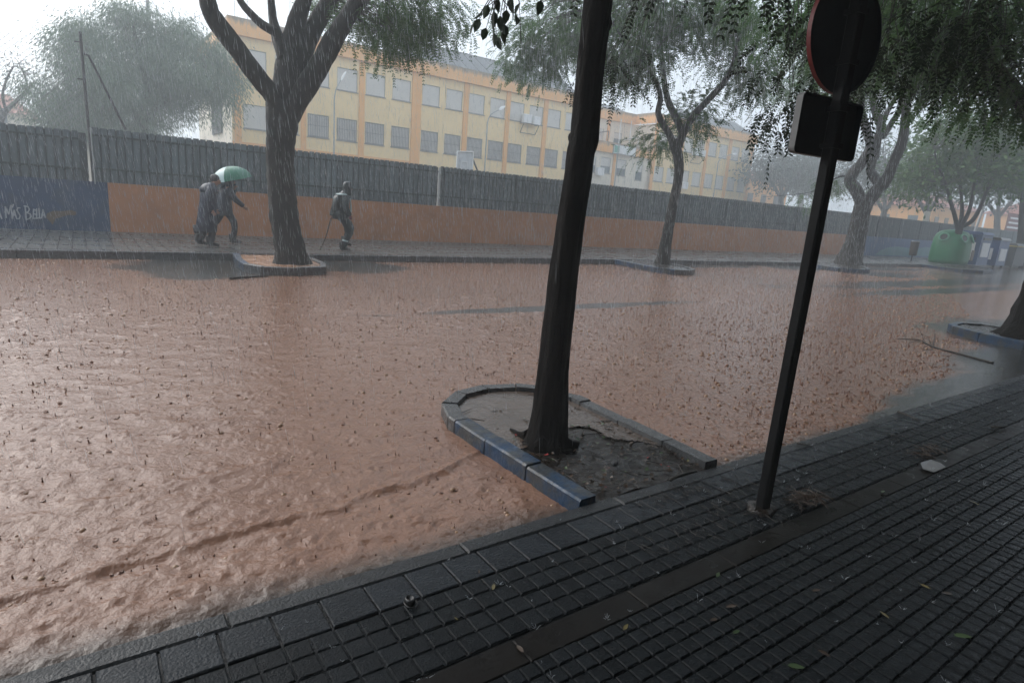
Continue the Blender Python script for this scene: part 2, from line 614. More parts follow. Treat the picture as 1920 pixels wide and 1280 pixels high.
terrain()
mb = MB()
mb.box(XL, XR, KY0 - 0.2, KY1 + 0.2, -0.6, -0.2)
mb.build('road', M['asphalt'], None, 'structure')


def value_noise(x, y, s, seed):
    r = np.random.default_rng(seed)
    T = r.random((257, 257))
    u, v = x / s, y / s
    iu, iv = np.floor(u).astype(int), np.floor(v).astype(int)
    fu, fv = u - iu, v - iv
    fu, fv = fu * fu * (3 - 2 * fu), fv * fv * (3 - 2 * fv)
    a = T[iv % 256, iu % 256]
    b = T[iv % 256, (iu + 1) % 256]
    c = T[(iv + 1) % 256, iu % 256]
    d = T[(iv + 1) % 256, (iu + 1) % 256]
    return (a * (1 - fu) + b * fu) * (1 - fv) + (c * (1 - fu) + d * fu) * fv


def seg_dist(X, Y, pts):
    D = np.full(X.shape, 1e9)
    for (x0, y0), (x1, y1) in zip(pts[:-1], pts[1:]):
        dx, dy = x1 - x0, y1 - y0
        t = np.clip(((X - x0) * dx + (Y - y0) * dy) / (dx * dx + dy * dy), 0, 1)
        D = np.minimum(D, np.hypot(X - x0 - t * dx, Y - y0 - t * dy))
    return D


CLEAR = [  # centre x, y, radii: shallow water without mud, last a streak of reflected light
    (2.0, 13.3, 1.5, 1.5), (1.6, 12.3, 0.8, 0.9), (4.9, 13.4, 1.3, 1.1),
    (24.6, 13.6, 2.2, 0.8), (27.3, 11.4, 2.2, 0.9), (19.0, 13.9, 3.0, 0.35), (32.0, 13.5, 4, 0.7),
    (36.0, 9.2, 18, 0.9), (24.0, 7.7, 7, 0.45), (52, 10.0, 20, 4.0),
    (11.0, 2.6, 2.0, 0.75), (8.4, 2.25, 2.6, 0.42), (14.5, 3.1, 3.0, 1.6), (6.4, 2.2, 1.2, 0.2),
    (6.8, 7.75, 3.0, 0.22),  # light reflecting streak, put into the mud mask
]


def mud_at(X, Y):
    n = value_noise(X + 50, Y + 50, 0.9, 3) * 0.6 + value_noise(X + 50, Y + 50, 0.3, 4) * 0.4
    c = np.zeros(X.shape)
    for cx, cy, rx, ry in CLEAR:
        d = np.hypot((X - cx) / rx, (Y - cy) / ry)
        c = np.maximum(c, np.clip((1.15 - d + (n - 0.5) * 0.7) * 3.0, 0, 1))
    e = np.clip(1.15 - (Y - KY0) / (0.20 + 0.22 * (n - 0.4)), 0, 1)
    c = np.maximum(c, e)
    e = np.clip(1.1 - (KY1 - Y) / (0.35 + 0.5 * (n - 0.4)), 0, 1) * 0.75
    c = np.maximum(c, e)
    return 1 - c


RIDGE = [(-1.2, 2.60), (-0.35, 2.73), (0.26, 2.80), (0.92, 2.84), (1.48, 2.94), (2.06, 3.12)]


def make_water():
    xs = np.concatenate([np.arange(-6, -1.2, 0.12), np.arange(-1.2, 6.0, 0.0195), np.arange(6.0, 18, 0.055), np.arange(18, 50, 0.22), np.arange(50, XR, 2.0)])
    ys = np.concatenate([np.arange(KY0 - 0.06, 5.5, 0.0195), np.arange(5.5, 9, 0.032), np.arange(9, KY1 + 0.03, 0.055)])
    X, Y = np.meshgrid(xs, ys)
    near = np.clip((7.5 - np.hypot(X - 0.5, Y - 2)) / 5.0, 0.0, 1)
    Z = np.zeros_like(X)
    r = np.random.default_rng(11)
    res = np.clip(np.hypot(X, Y) / 130, 0.018, 1)
    for k, (lam, amp_) in enumerate(((0.30, 0.08), (0.17, 0.17), (0.105, 0.32), (0.07, 0.50), (0.047, 0.62))):
        fade = np.clip((lam / 2.5 - res) / (lam / 4.0), 0, 1)
        if not fade.any():
            continue
        n_ = 0
        for q, th in enumerate((0.62, -0.48, 1.25)):      # short crests, none of them lined up with the street
            th += r.normal() * 0.1
            xx, yy = X / 1.45, Y
            u = xx * math.cos(th) + yy * math.sin(th)
            v = -xx * math.sin(th) + yy * math.cos(th)
            n_ = n_ + value_noise(u + 90 + q * 31, v + 90 + q * 17, lam * 0.62, 100 + k * 3 + q)
        n_ = 1 - np.abs(2 * np.clip((n_ / 3 - 0.5) * 1.7 + 0.5, 0, 1) - 1)
        Z += fade * amp_ * lam * 0.21 * (n_ ** 1.8 - 0.35)
    amp = 0.45 + 0.8 * value_noise(X + 50, Y + 50, 1.4, 21)
    Z *= amp * (0.75 + 0.55 * near)
    # standing ripple that breaks off the corner of the tree island
    D = seg_dist(X, Y + 0.06 * (value_noise(X + 9, Y + 9, 0.25, 5) - 0.5) + 0.035 * (value_noise(X + 9, Y + 9, 0.06, 25) - 0.5), RIDGE)
    side = np.interp(X, [p[0] for p in RIDGE], [p[1] for p in RIDGE]) - Y
    rag = 0.55 + 0.8 * value_noise(X + 3, Y + 3, 0.13, 6)
    Z += 0.016 * rag * np.exp(-(D / 0.022) ** 2) * (X < 2.1)
    Z -= 0.006 * rag * np.exp(-((D - 0.05) / 0.035) ** 2) * (side > 0) * (X < 2.1)
    D2 = seg_dist(X, Y, [(-1.2, 3.35), (0.0, 3.42), (0.8, 3.52)])
    Z += 0.007 * rag * np.exp(-(D2 / 0.05) ** 2)
    # craters and rings of the falling drops
    n = 15000
    rx = -1.2 + 13 * r.random(n) ** 1.2
    ry = KY0 + 9.5 * r.random(n) ** 1.4
    rr = 0.010 + 0.020 * r.random(n) ** 2.5
    for cx, cy, rad in zip(rx, ry, rr):
        R3 = rad * 2.6
        i0, i1 = np.searchsorted(xs, [cx - R3, cx + R3])
        j0, j1 = np.searchsorted(ys, [cy - R3, cy + R3])
        if i1 - i0 < 3 or j1 - j0 < 3:
            continue
        d = np.hypot(X[j0:j1, i0:i1] - cx, Y[j0:j1, i0:i1] - cy) / rad
        Z[j0:j1, i0:i1] += rad * (-0.34 * np.exp(-(d / 0.6) ** 2) + 0.26 * np.exp(-((d - 1.1) / 0.32) ** 2) + 0.07 * np.exp(-((d - 1.9) / 0.3) ** 2))
    Z *= np.clip((Y - KY0) / 0.12 + 0.25, 0.25, 1)
    mud = mud_at(X, Y)
    V = np.stack([X, Y, Z + WATER_Z], -1).reshape(-1, 3)
    ny, nx = X.shape
    i = np.arange(ny - 1)[:, None] * nx + np.arange(nx - 1)[None, :]
    F = np.stack([i, i + 1, i + nx + 1, i + nx], -1).reshape(-1, 4)
    m, N, L, b = new_mat('muddy_flood_water')
    at = node(N, 'ShaderNodeAttribute', attribute_name='mud')
    tc = node(N, 'ShaderNodeTexCoord')
    nz = node(N, 'ShaderNodeTexNoise')
    nz.inputs['Scale'].default_value = 1.1
    nz.inputs['Detail'].default_value = 5
    L.new(tc.outputs['Object'], nz.inputs['Vector'])
    c1 = node(N, 'ShaderNodeMix', data_type='RGBA')
    c1.inputs[6].default_value = (0.225, 0.116, 0.075, 1)
    c1.inputs[7].default_value = (0.295, 0.170, 0.116, 1)
    L.new(nz.outputs['Fac'], c1.inputs[0])
    c2 = node(N, 'ShaderNodeMix', data_type='RGBA')
    c2.inputs[6].default_value = (0.05, 0.049, 0.044, 1)
    L.new(at.outputs['Fac'], c2.inputs[0])
    L.new(c1.outputs[2], c2.inputs[7])
    L.new(c2.outputs[2], b.inputs['Base Color'])
    b.inputs['Roughness'].default_value = 0.08
    b.inputs['IOR'].default_value = 1.38
    n2 = node(N, 'ShaderNodeTexNoise')
    n2.inputs['Scale'].default_value = 38
    n2.inputs['Detail'].default_value = 4
    L.new(tc.outputs['Object'], n2.inputs['Vector'])
    bp = node(N, 'ShaderNodeBump')
    bp.inputs['Strength'].default_value = 0.6
    bp.inputs['Distance'].default_value = 0.012
    L.new(n2.outputs['Fac'], bp.inputs['Height'])
    L.new(bp.outputs[0], b.inputs['Normal'])
    M['water'] = m
    np_mesh('flood_water', V, F, m, None, 'structure', True, attrs={'mud': mud.ravel()})


make_water()

ISLANDS = []                                            # x0, x1, y0, y1 footprints, filled below


def in_island(x, y):
    return any(a - 0.02 < x < b + 0.02 and c - 0.02 < y < d + 0.02 for a, b, c, d in ISLANDS)


# ------------------------------------------------------------------ setting: near pavement
near_pave = MB()
near_pave.box(XL, XR, -9.0, KY0 - 0.10, -0.5, -0.013)
pavement = near_pave.build('pavement', M['grout'], None, 'structure')

kb = MB()
kb.bevbox(0, 0.994, 0, 0.094, -0.3, 0, 0.008)
kerb_first = None
for i in range(-4, 40):
    x = i * 1.0 + 0.35
    if kerb_first is None:
        kerb_first = kb.build('kerb_stone', M['kerb_dark'], pavement, local=True)
        k = kerb_first
    else:
        k = inst(kerb_first, pavement)
    k.location = (x, KY0 - 0.094, RNG.normal() * 0.0015)
    k.rotation_euler = (0, 0, RNG.normal() * 0.0015)
far_k = MB()
far_k.box(36.36, XR, KY0 - 0.094, KY0, -0.3, 0)
far_k.build('kerb_run', M['kerb_dark'], pavement)


def tile_mesh(name, size, nst, gap, lift, material):
    t = MB()
    if nst == 0:
        t.bevbox(gap, size - gap, gap, size - gap, -0.02, lift, 0.004)
    else:
        t.box(0.001, size - 0.001, 0.001, size - 0.001, -0.02, -0.0075)
        s = size / nst
        for a in range(nst):
            for b_ in range(nst):
                x0, y0 = a * s, b_ * s
                dz = random.uniform(-0.001, 0.001)
                t.bevbox(x0 + gap, x0 + s - gap, y0 + gap, y0 + s - gap, -0.008, lift + dz, 0.0035)
    return t.build(name, material, pavement, local=True)


TP = 0.18
big = tile_mesh('smooth_tile', TP, 0, 0.004, 0.0, M['tile_big'])
stud = [tile_mesh('studded_tile', TP, 2, 0.0046, -0.002, M['tile']) for _ in range(2)]
pav = [tile_mesh('paving_tile', 0.2, 3, 0.0036, 0.0, M['tile']) for _ in range(2)]
used = {}


def put(protos, x, y, dz=0.0):
    p = random.choice(protos)
    if p.name in used:
        o = inst(p, pavement)
    else:
        o = p
        used[p.name] = 1
    o.location = (x, y, dz + random.gauss(0, 0.0012))
    o.rotation_euler = (random.gauss(0, 0.004), random.gauss(0, 0.004), random.gauss(0, 0.003))


x = -0.6
while x < 13.0:
    put([big], x + 0.0, 1.883)
    for r_ in range(2):
        put(stud, x, 1.521 + TP * r_)
    x += TP
for r_ in range(6):
    x = 0.2 + r_ * 0.0
    while x < 9.6:
        y = 1.383 - 0.2 * (r_ + 1)
        v = np.array([x, y, 0]) - CPOS
        if (v @ FWD) > 0.3 and -1.15 < (v @ RIGHT) / (v @ FWD) < 1.05 and (v @ UP) / (v @ FWD) > -0.68:
            put(pav, x, y)
        x += 0.2
# the same paving further along, joined: too small to tell apart
fr = MB()
for i in range(170):
    for yy in (1.521, 1.701, 1.883):
        fr.box(13.0 + i * TP + 0.005, 13.0 + (i + 1) * TP - 0.005, yy + 0.005, yy + TP - 0.005, -0.02, -0.001)
for i in range(150):
    for r_ in range(8):
        xx = 9.6 + i * 0.2
        yy = 1.383 - 0.2 * (r_ + 1)
        fr.box(xx + 0.005, xx + 0.195, yy + 0.005, yy + 0.195, -0.02, -0.001)
fr.build('distant_paving', M['tile'], pavement, 'stuff')
g = MB()
for i in range(-6, 60):
    g.bevbox(i * 0.6, i * 0.6 + 0.594, 1.388, 1.508, -0.05, -0.006 + random.gauss(0, 0.0008), 0.004)
g.build('gutter_slabs', M['gutter'], pavement)

# ------------------------------------------------------------------ setting: far pavement
fp = MB()
fp.v = []
fp.add([(XL, KY1 + 0.12, 0.066), (XR, KY1 + 0.12, 0.066), (XR, WALLY + 0.3, 0.084), (XL, WALLY + 0.3, 0.084),
        (XL, KY1 + 0.12, -0.4), (XR, KY1 + 0.12, -0.4), (XR, WALLY + 0.3, -0.4), (XL, WALLY + 0.3, -0.4)],
       [(0, 1, 2, 3), (0, 4, 5, 1), (1, 5, 6, 2), (2, 6, 7, 3), (3, 7, 4, 0)])
far_pave = fp.build('far_pavement', M['grout'], None, 'structure')
st = MB()
st.add([(0.012, 0, 0), (0.228, 0, 0), (0.228, 4.80, 0.017), (0.012, 4.80, 0.017), (0.012, 0, -0.03), (0.228, 0, -0.03), (0.228, 4.80, -0.02), (0.012, 4.80, -0.02)],
       [(0, 1, 2, 3), (0, 4, 5, 1), (1, 5, 6, 2), (2, 6, 7, 3), (3, 7, 4, 0)])
s0 = st.build('paving_strip', M['far_pave'], far_pave, local=True)
for i in range(72):
    o = s0 if i == 0 else inst(s0, far_pave)
    o.location = (-4.0 + 0.24 * i, KY1 + 0.13, 0.0745 + random.gauss(0, 0.001))
fs = MB()
for i in range(235):
    xx = 13.28 + i * 0.48
    z = 0.0745 + random.gauss(0, 0.001)
    fs.add([(xx + 0.01, KY1 + 0.13, z), (xx + 0.47, KY1 + 0.13, z), (xx + 0.47, WALLY - 0.05, z + 0.017), (xx + 0.01, WALLY - 0.05, z + 0.017)], [(0, 1, 2, 3)])
fs.build('distant_paving', M['far_pave'], far_pave, 'stuff')
kb2 = MB()
kb2.bevbox(0, 0.992, 0, 0.13, -0.4, 0.08, 0.012)
k0 = kb2.build('kerb_stone', M['kerb'], far_pave, local=True)
for i in range(88):
    o = k0 if i == 0 else inst(k0, far_pave)
    o.location = (-6 + i, KY1, random.gauss(0, 0.002))
kr = MB()
kr.box(82, XR, KY1, KY1 + 0.13, -0.4, 0.08)
kr.build('kerb_run', M['kerb'], far_pave)

# ------------------------------------------------------------------ kerbed tree islands


def island(outline, ztop, label, soil_mat, paint, soil_z=None, kw=0.12, nblue=None):
    """outline: open polyline of the outer kerb edge, from the pavement round and back to it"""
    P = [np.array(p, float) for p in outline]
    cx = sum(p[0] for p in P) / len(P)
    cy = sum(p[1] for p in P) / len(P)
    t = thing('tree_island', label, 'tree island', (cx, cy, -0.2), 'kerbed tree islands along the street')
    c = np.array([cx, cy])
    # inner edge by offsetting towards the centre
    inn = []
    for i, p in enumerate(P):
        a = P[max(i - 1, 0)]
        b = P[min(i + 1, len(P) - 1)]
        d = (b - a) / np.linalg.norm(b - a)
        n = np.array([-d[1], d[0]])
        if (c - p) @ n < 0:
            n = -n
        inn.append(p + n * kw)
    for i in range(len(P) - 1):
        g0 = 0.006
        d = (P[i + 1] - P[i])
        ln = np.linalg.norm(d)
        d = d / ln
        di = (inn[i + 1] - inn[i])
        di = di / np.linalg.norm(di)
        a, b = P[i] + d * g0, P[i + 1] - d * g0
        ai, bi = inn[i] + di * g0, inn[i + 1] - di * g0
        z = ztop + random.gauss(0, 0.003)
        ch = 0.011
        m_ = MB()
        na = (ai - a) / np.linalg.norm(ai - a) * ch
        nb = (bi - b) / np.linalg.norm(bi - b) * ch
        V = [(*a, -0.35), (*b, -0.35), (*bi, -0.35), (*ai, -0.35),
             (*a, z - ch), (*b, z - ch), (*(b + nb), z), (*(a + na), z), (*bi, z), (*ai, z)]
        F = [(0, 1, 5, 4), (4, 5, 6, 7), (7, 6, 8, 9), (3, 9, 8, 2), (0, 4, 7, 9, 3), (1, 2, 8, 6, 5)]
        m_.add(V, F)
        m_.build('kerb_stone', M['kerb_blue'] if paint(i) else M['kerb'], t)
    # soil
    poly = [tuple(q) for q in inn]
    sz = ztop - 0.03 if soil_z is None else soil_z
    xs = np.linspace(min(p[0] for p in poly), max(p[0] for p in poly), 34)
    ys = np.linspace(min(p[1] for p in poly), max(p[1] for p in poly), 46)
    X, Y = np.meshgrid(xs, ys)
    inside = np.zeros(X.shape, bool)
    j = len(poly) - 1
    for i in range(len(poly)):
        xi, yi = poly[i]
        xj, yj = poly[j]
        cond = ((yi > Y) != (yj > Y))
        with np.errstate(divide='ignore', invalid='ignore'):
            inside ^= cond & (X < (xj - xi) * (Y - yi) / (yj - yi) + xi)
        j = i
    # the sheet reaches a little under the kerb stones
    Z = sz + 0.022 * (value_noise(X + 30, Y + 30, 0.22, 8) - 0.5) + 0.012 * (value_noise(X + 30, Y + 30, 0.07, 9) - 0.5)
    keep = inside.copy()
    keep[:, 1:] |= inside[:, :-1]
    keep[:, :-1] |= inside[:, 1:]
    keep[1:, :] |= inside[:-1, :]
    keep[:-1, :] |= inside[1:, :]
    nx = len(xs)
    q = keep[:-1, :-1] & keep[1:, :-1] & keep[:-1, 1:] & keep[1:, 1:]
    jj, ii = np.nonzero(q)
    a = jj * nx + ii
    F = np.stack([a, a + 1, a + nx + 1, a + nx], -1)
    np_mesh('soil', np.stack([X, Y, Z], -1).reshape(-1, 3), F, soil_mat, t, smooth=True)
    ISLANDS.append((min(p[0] for p in P), max(p[0] for p in P), min(p[1] for p in P), max(p[1] for p in P)))
    return t


def arc(cx, cy, rx, ry, a0, a1, n):
    return [(cx + rx * math.cos(math.radians(a0 + (a1 - a0) * k / n)), cy + ry * math.sin(math.radians(a0 + (a1 - a0) * k / n))) for k in range(n + 1)]


# near island round the dark trunk
isl_near = island([(2.11, 2.165), (2.10, 2.65), (2.09, 3.1), (2.09, 3.5)] + arc(2.73, 3.55, 0.64, 0.62, 175, 5, 6) + [(3.36, 3.45), (3.345, 3.0), (3.33, 2.55), (3.31, 2.165)],
                  0.035, 'kerbed island with soil and litter round the dark trunk nearest the camera', M['earth'], lambda i: i in (0, 1, 2), -0.008)
M['puddle'] = mat('muddy_puddle', (0.10, 0.072, 0.056), 0.1, 0.3, 4, 0.25, 45, rvary=0.05)
_px, _py = np.meshgrid(np.linspace(2.2, 3.24, 53), np.linspace(2.55, 4.06, 76))
_lim = 2.98 + 0.35 * (value_noise(_px + 5, _py + 5, 0.3, 12) - 0.5) + 0.15 * (value_noise(_px + 5, _py + 5, 0.09, 13) - 0.5) - 0.35 * np.clip((_px - 2.9) / 0.3, 0, 1)
_in = (_py > _lim) & (np.hypot((_px - 2.725) / 0.525, np.maximum(_py - 3.52, 0) / 0.52) < 1.0)
_q = _in[:-1, :-1] & _in[1:, :-1] & _in[:-1, 1:] & _in[1:, 1:]
_j, _i = np.nonzero(_q)
_a = _j * 53 + _i
np_mesh('puddle', np.stack([_px, _py, 0.006 + 0.003 * (value_noise(_px + 3, _py + 3, 0.05, 15) - 0.5)], -1).reshape(-1, 3), np.stack([_a, _a + 1, _a + 54, _a + 53], -1), M['puddle'], isl_near, smooth=True)
# far row
isl_b = island([(2.72, 14.46), (2.55, 13.3), (2.52, 12.45), (2.75, 12.0), (3.35, 11.82), (3.98, 12.0), (4.2, 12.7), (4.25, 13.6), (4.2, 14.46)], 0.085,
               'tree island with bright blue corner holding muddy water round the forked trunk', M['mud_soil'], lambda i: i in (0, 1), 0.052)
isl_c = island([(14.45, 14.46), (14.15, 13.2), (14.0, 12.3), (14.25, 11.75), (14.8, 11.6), (15.4, 11.9), (15.9, 12.9), (16.2, 14.46)], 0.085,
               'far tree island round the slender curved trunk behind the dark trunk', M['earth'], lambda i: i in (0, 1, 2), 0.06)
isl_d = island([(25.9, 14.46), (25.4, 13.2), (25.3, 12.5), (25.9, 12.05), (26.8, 12.0), (27.6, 12.3), (29.3, 13.4), (30.2, 14.46)], 0.085,
               'long blue edged tree island round the thick three limbed trunk', M['earth'], lambda i: i < 5, 0.06)
isl_e = island([(38.4, 14.46), (37.6, 13.0), (37.6, 12.2), (38.6, 11.6), (40.4, 11.7), (43.0, 12.6), (45.5, 14.46)], 0.085,
               'blue edged island in front of the green bottle bank', M['earth'], lambda i: True, 0.06)
isl_r = island([(11.95, 2.165), (12.0, 2.85), (12.15, 3.5), (12.45, 3.98)] + [(12.75, 4.16), (13.2, 4.18), (13.6, 3.95), (13.75, 3.3), (13.8, 2.165)], 0.075,
               'blue kerbed island round the leaning trunk at the right edge', M['earth'], lambda i: i < 5, 0.045)

# ------------------------------------------------------------------ boundary wall with its painted sections
wall = thing('boundary_wall', 'long low boundary wall painted orange and blue behind the far pavement', 'wall', (20, WALLY, 0.0))
for x0, x1, m_, lab in ((-30, 0.655, M['wall_blue'], 'dark blue section with pale lettering'),
                        (0.66, 41.6, M['wall_orange'], 'plain orange section'),
                        (41.605, 100, M['wall_blue2'], 'lighter blue section with a teal mural')):
    w = MB()
    w.box(x0, x1, WALLY, WALLY + 0.22, -0.2, 1.335)
    o = w.build('wall_section', m_, wall)
    o['label'] = lab
    w = MB()
    w.box(x0 + 0.002, x1 - 0.002, WALLY - 0.012, WALLY + 0.23, 1.3355, 1.36)
    o = w.build('wall_cap', m_, wall)


def stroke(mb_, pts, w, Y):
    """flat brush stroke on the wall plane from picture points"""
    P = [aty(px, py, Y) for px, py in pts]
    for a, b in zip(P[:-1], P[1:]):
        d = b - a
        d[1] = 0
        n = np.array([-d[2], 0, d[0]])
        n = n / (np.linalg.norm(n) + 1e-9) * w / 2
        e = d / (np.linalg.norm(d) + 1e-9) * w * 0.3
        mb_.add([a - e - n, b + e - n, b + e + n, a - e + n], [(0, 1, 2, 3)])


T = MB()
zz = lambda pts: [(x / 6.0, 360 + y / 6.0) for x, y in pts]
letters = [
    [(-28, 305), (-8, 215), (20, 300)], [(-18, 275), (12, 272)],
    [(70, 290), (58, 165), (98, 250), (120, 150), (140, 300)][0:5],
    [(140, 290), (160, 205), (185, 292)], [(146, 262), (178, 260)], [(140, 172), (150, 140)],
    [(225, 180), (200, 178), (190, 205), (212, 240), (228, 270), (215, 302), (185, 300)],
    [(282, 160), (296, 312)], [(270, 158), (315, 165), (330, 195), (318, 222), (292, 232)], [(292, 232), (338, 245), (350, 275), (330, 300), (296, 312)],
    [(378, 195), (372, 300)], [(378, 195), (402, 205)], [(375, 245), (400, 252)], [(372, 298), (402, 296)],
    [(412, 190), (412, 298), (440, 292)],
    [(438, 186), (446, 296), (472, 292)],
    [(468, 292), (484, 198), (510, 288)], [(474, 262), (502, 260)],
]
for li, s_ in enumerate(letters):
    stroke(T, zz(s_), 0.028, WALLY - 0.004 - 0.0006 * li)
T.build('lettering', M['chalk'], wall)
T = MB()
pts = zz([(528, 240), (600, 212), (700, 215), (800, 205), (858, 225), (850, 262), (770, 258), (690, 285), (625, 300), (592, 372), (560, 330), (520, 290)])
P = [aty(px, py, WALLY - 0.005) for px, py in pts]
T.add(P, [tuple(range(len(P)))])
T.build('painted_patch', M['wall_tan'], wall)
T = MB()
pts = [(1640, 478), (1650, 470), (1664, 464), (1680, 462), (1700, 464), (1712, 468), (1735, 463), (1757, 466), (1757, 480), (1700, 480)]
P = [aty(px, py, WALLY - 0.006) for px, py in pts]
T.add(P, [tuple(range(len(P)))])
T.build('mural_shape', M['wall_teal'], wall)

# ------------------------------------------------------------------ fences on the wall


def fence(name_label, x0, x1, z0, z1, pitch, sw, posts, slats_to=None, yoff=0.0):
    Yf = WALLY + 0.06 + yoff
    f = thing('metal_fence', name_label, 'fence', ((x0 + x1) / 2, Yf, z0))
    b = MB()
    b.box(x0, x1, Yf + 0.03, Yf + 0.034, z0, z1 - 0.03)
    b.build('backing_sheet', M['fence_dark'], f)
    s = MB()
    s.add([(0, 0.03, 0), (sw * 0.2, 0, 0), (sw * 0.8, 0, 0), (sw, 0.03, 0), (0, 0.03, z1 - z0), (sw * 0.2, 0, z1 - z0), (sw * 0.8, 0, z1 - z0), (sw, 0.03, z1 - z0)],
          [(0, 1, 5, 4), (1, 2, 6, 5), (2, 3, 7, 6), (4, 5, 6, 7), (0, 4, 7, 3)])
    base = s.build('slat', M['fence'], f, local=True)
    lo = origin(f)
    end = x1 if slats_to is None else slats_to
    n = int((end - x0) / pitch)
    for i in range(n):
        o = base if i == 0 else inst(base, f)
        o.location = (x0 + i * pitch - lo[0], random.gauss(0, 0.002), random.gauss(0, 0.004))
        o.rotation_euler = (0, random.gauss(0, 0.002), 0)
    if slats_to is not None:
        r = MB()
        xx = x0 + n * pitch
        while xx < x1 - sw:
            r.add([(xx, Yf + 0.028, z0), (xx + sw * 0.2, Yf + 0.002, z0), (xx + sw * 0.8, Yf + 0.002, z0), (xx + sw, Yf + 0.028, z0),
                   (xx, Yf + 0.028, z1), (xx + sw * 0.2, Yf + 0.002, z1), (xx + sw * 0.8, Yf + 0.002, z1), (xx + sw, Yf + 0.028, z1)],
                  [(0, 1, 5, 4), (1, 2, 6, 5), (2, 3, 7, 6), (4, 5, 6, 7)])
            xx += pitch
        r.build('distant_slats', M['fence'], f, 'stuff')
    for zr in (z0 + 0.27 * (z1 - z0) - 0.03, z1 - 0.19):
        r = MB()
        r.box(x0, x1, Yf - 0.02, Yf - 0.003, zr - 0.025, zr + 0.025)
        r.build('rail', M['fence_rail'], f)
    for px in posts:
        p = MB()
        p.box(px - 0.04, px + 0.04, Yf - 0.032, Yf + 0.07, z0 - 0.02, z1 - 0.005)
        p.build('fence_post', M['fence_rail'], f)
    return f


fence('lower grey green sheet fence left of the braced net post', -12.0, 0.27, 1.361, 2.58, 0.176, 0.15, [])
fence('grey green sheet fence between the braced post and the white gap', 0.40, 10.40, 1.361, 2.715, 0.178, 0.15, [])
fence('ribbed grey green sheet fence with dark posts, right of the white gap', 10.52, 100.0, 1.361, 2.725, 0.171, 0.128,
      [10.56] + [13.76 + 3.31 * i for i in range(26)], 45.0)
gp = MB()
gp.box(10.425, 10.475, WALLY + 0.05, WALLY + 0.10, 1.361, 2.68)
for z in (1.62, 2.45):
    gp.box(10.41, 10.49, WALLY + 0.035, WALLY + 0.05, z, z + 0.06)
tag(gp.build('gap_post', M['dull_white']), 'thin white post in the gap between the two sheet fences', 'post')

# ball net post with brace, and the chain-link net
pb = thing('braced_post', 'tall rusty post with a slanting brace rising above the fence', 'post', (0.34, WALLY + 0.1, 1.36))
m_ = MB()
m_.tube([(0.36, WALLY + 0.1, 1.36), (0.335, WALLY + 0.1, 3.2), aty(150, 60, WALLY + 0.1)], 0.035, 8)
m_.build('post', M['dark_metal'], pb)
m_ = MB()
m_.tube([aty(156, 101, WALLY + 0.14), aty(166, 104, WALLY + 0.14), aty(236, 244, WALLY + 0.14)], 0.028, 8)
m_.build('brace', M['dark_metal'], pb)
for py in (79, 149):
    m_ = MB()
    m_.tube([aty(139 + (py - 79) * 0.08, py - 1, WALLY + 0.08), aty(152 + (py - 79) * 0.06, py, WALLY + 0.08)], 0.018, 6)
    m_.build('bracket', M['dark_metal'], pb)
m_ = MB()
m_.tube([(0.39, WALLY - 0.03, 1.30), (0.37, WALLY - 0.03, 2.70)], 0.012, 6)
m_.build('white_rod', M['dull_white'], pb)
net = MB()
nz0, nz1, nx0, nx1 = 2.6, 4.75, -6.0, 0.25
c_ = 0.16
r_ = 0.0035


def wire(a, b):
    a, b = np.array(a, float), np.array(b, float)
    d = (b - a) / np.linalg.norm(b - a)
    u = np.cross(d, (0, 1, 0)) * r_
    w_ = np.array((0, r_, 0))
    net.add([a + u, a + w_, a - u, a - w_, b + u, b + w_, b - u, b - w_], [(0, 1, 5, 4), (1, 2, 6, 5), (2, 3, 7, 6), (3, 0, 4, 7)])


h_ = nz1 - nz0
k = nx0 - h_
while k < nx1:
    for sgn in (1, -1):
        x0, z0, x1, z1 = (k, nz0, k + h_, nz1) if sgn == 1 else (k + h_, nz0, k, nz1)
        # clip to nx0..nx1
        pts = []
        for t_ in np.linspace(0, 1, 45):
            xx = x0 + (x1 - x0) * t_
            if nx0 <= xx <= nx1:
                sag = 0.10 * t_ if sgn == 1 else 0.10 * t_
                pts.append((xx, WALLY + 0.16 + 0.02 * math.sin(xx * 2), z0 + (z1 - z0) * t_ - 0.12 * ((xx - nx0) % 3) * (3 - (xx - nx0) % 3) / 2.25 * t_))
        if len(pts) > 2:
            wire(pts[0], pts[len(pts) // 2])
            wire(pts[len(pts) // 2], pts[-1])
    k += c_
tag(net.build('chain_link_net', M['grey_metal']), 'pale chain link net stretched above the fence at the far left', 'net')

# ------------------------------------------------------------------ school building
BY = 47.0
BZ = 4.0
school = thing('school_building', 'long cream two storey school with orange pilasters and roof band', 'building', (38, BY, BZ))


def facade(name, x0, x1, z0, z1, Y, holes, material, depth_=0.14):
    """front sheet with real openings; holes: (x0, x1, z0, z1)"""
    xs = sorted({x0, x1, *[h[0] for h in holes], *[h[1] for h in holes]})
    zs = sorted({z0, z1, *[h[2] for h in holes], *[h[3] for h in holes]})
    m_ = MB()
    for a, b in zip(xs[:-1], xs[1:]):
        for c, d in zip(zs[:-1], zs[1:]):
            mx, mz = (a + b) / 2, (c + d) / 2
            if any(h[0] < mx < h[1] and h[2] < mz < h[3] for h in holes):
                continue
            m_.add([(a, Y, c), (b, Y, c), (b, Y, d), (a, Y, d)], [(0, 1, 2, 3)])
    for a, b, c, d in holes:
        e = Y + depth_
        m_.add([(a, Y, c), (b, Y, c), (b, Y, d), (a, Y, d), (a, e, c), (b, e, c), (b, e, d), (a, e, d)],
               [(0, 4, 5, 1), (1, 5, 6, 2), (2, 6, 7, 3), (3, 7, 4, 0), (4, 7, 6, 5)])
    return m_.build(name, material, school)


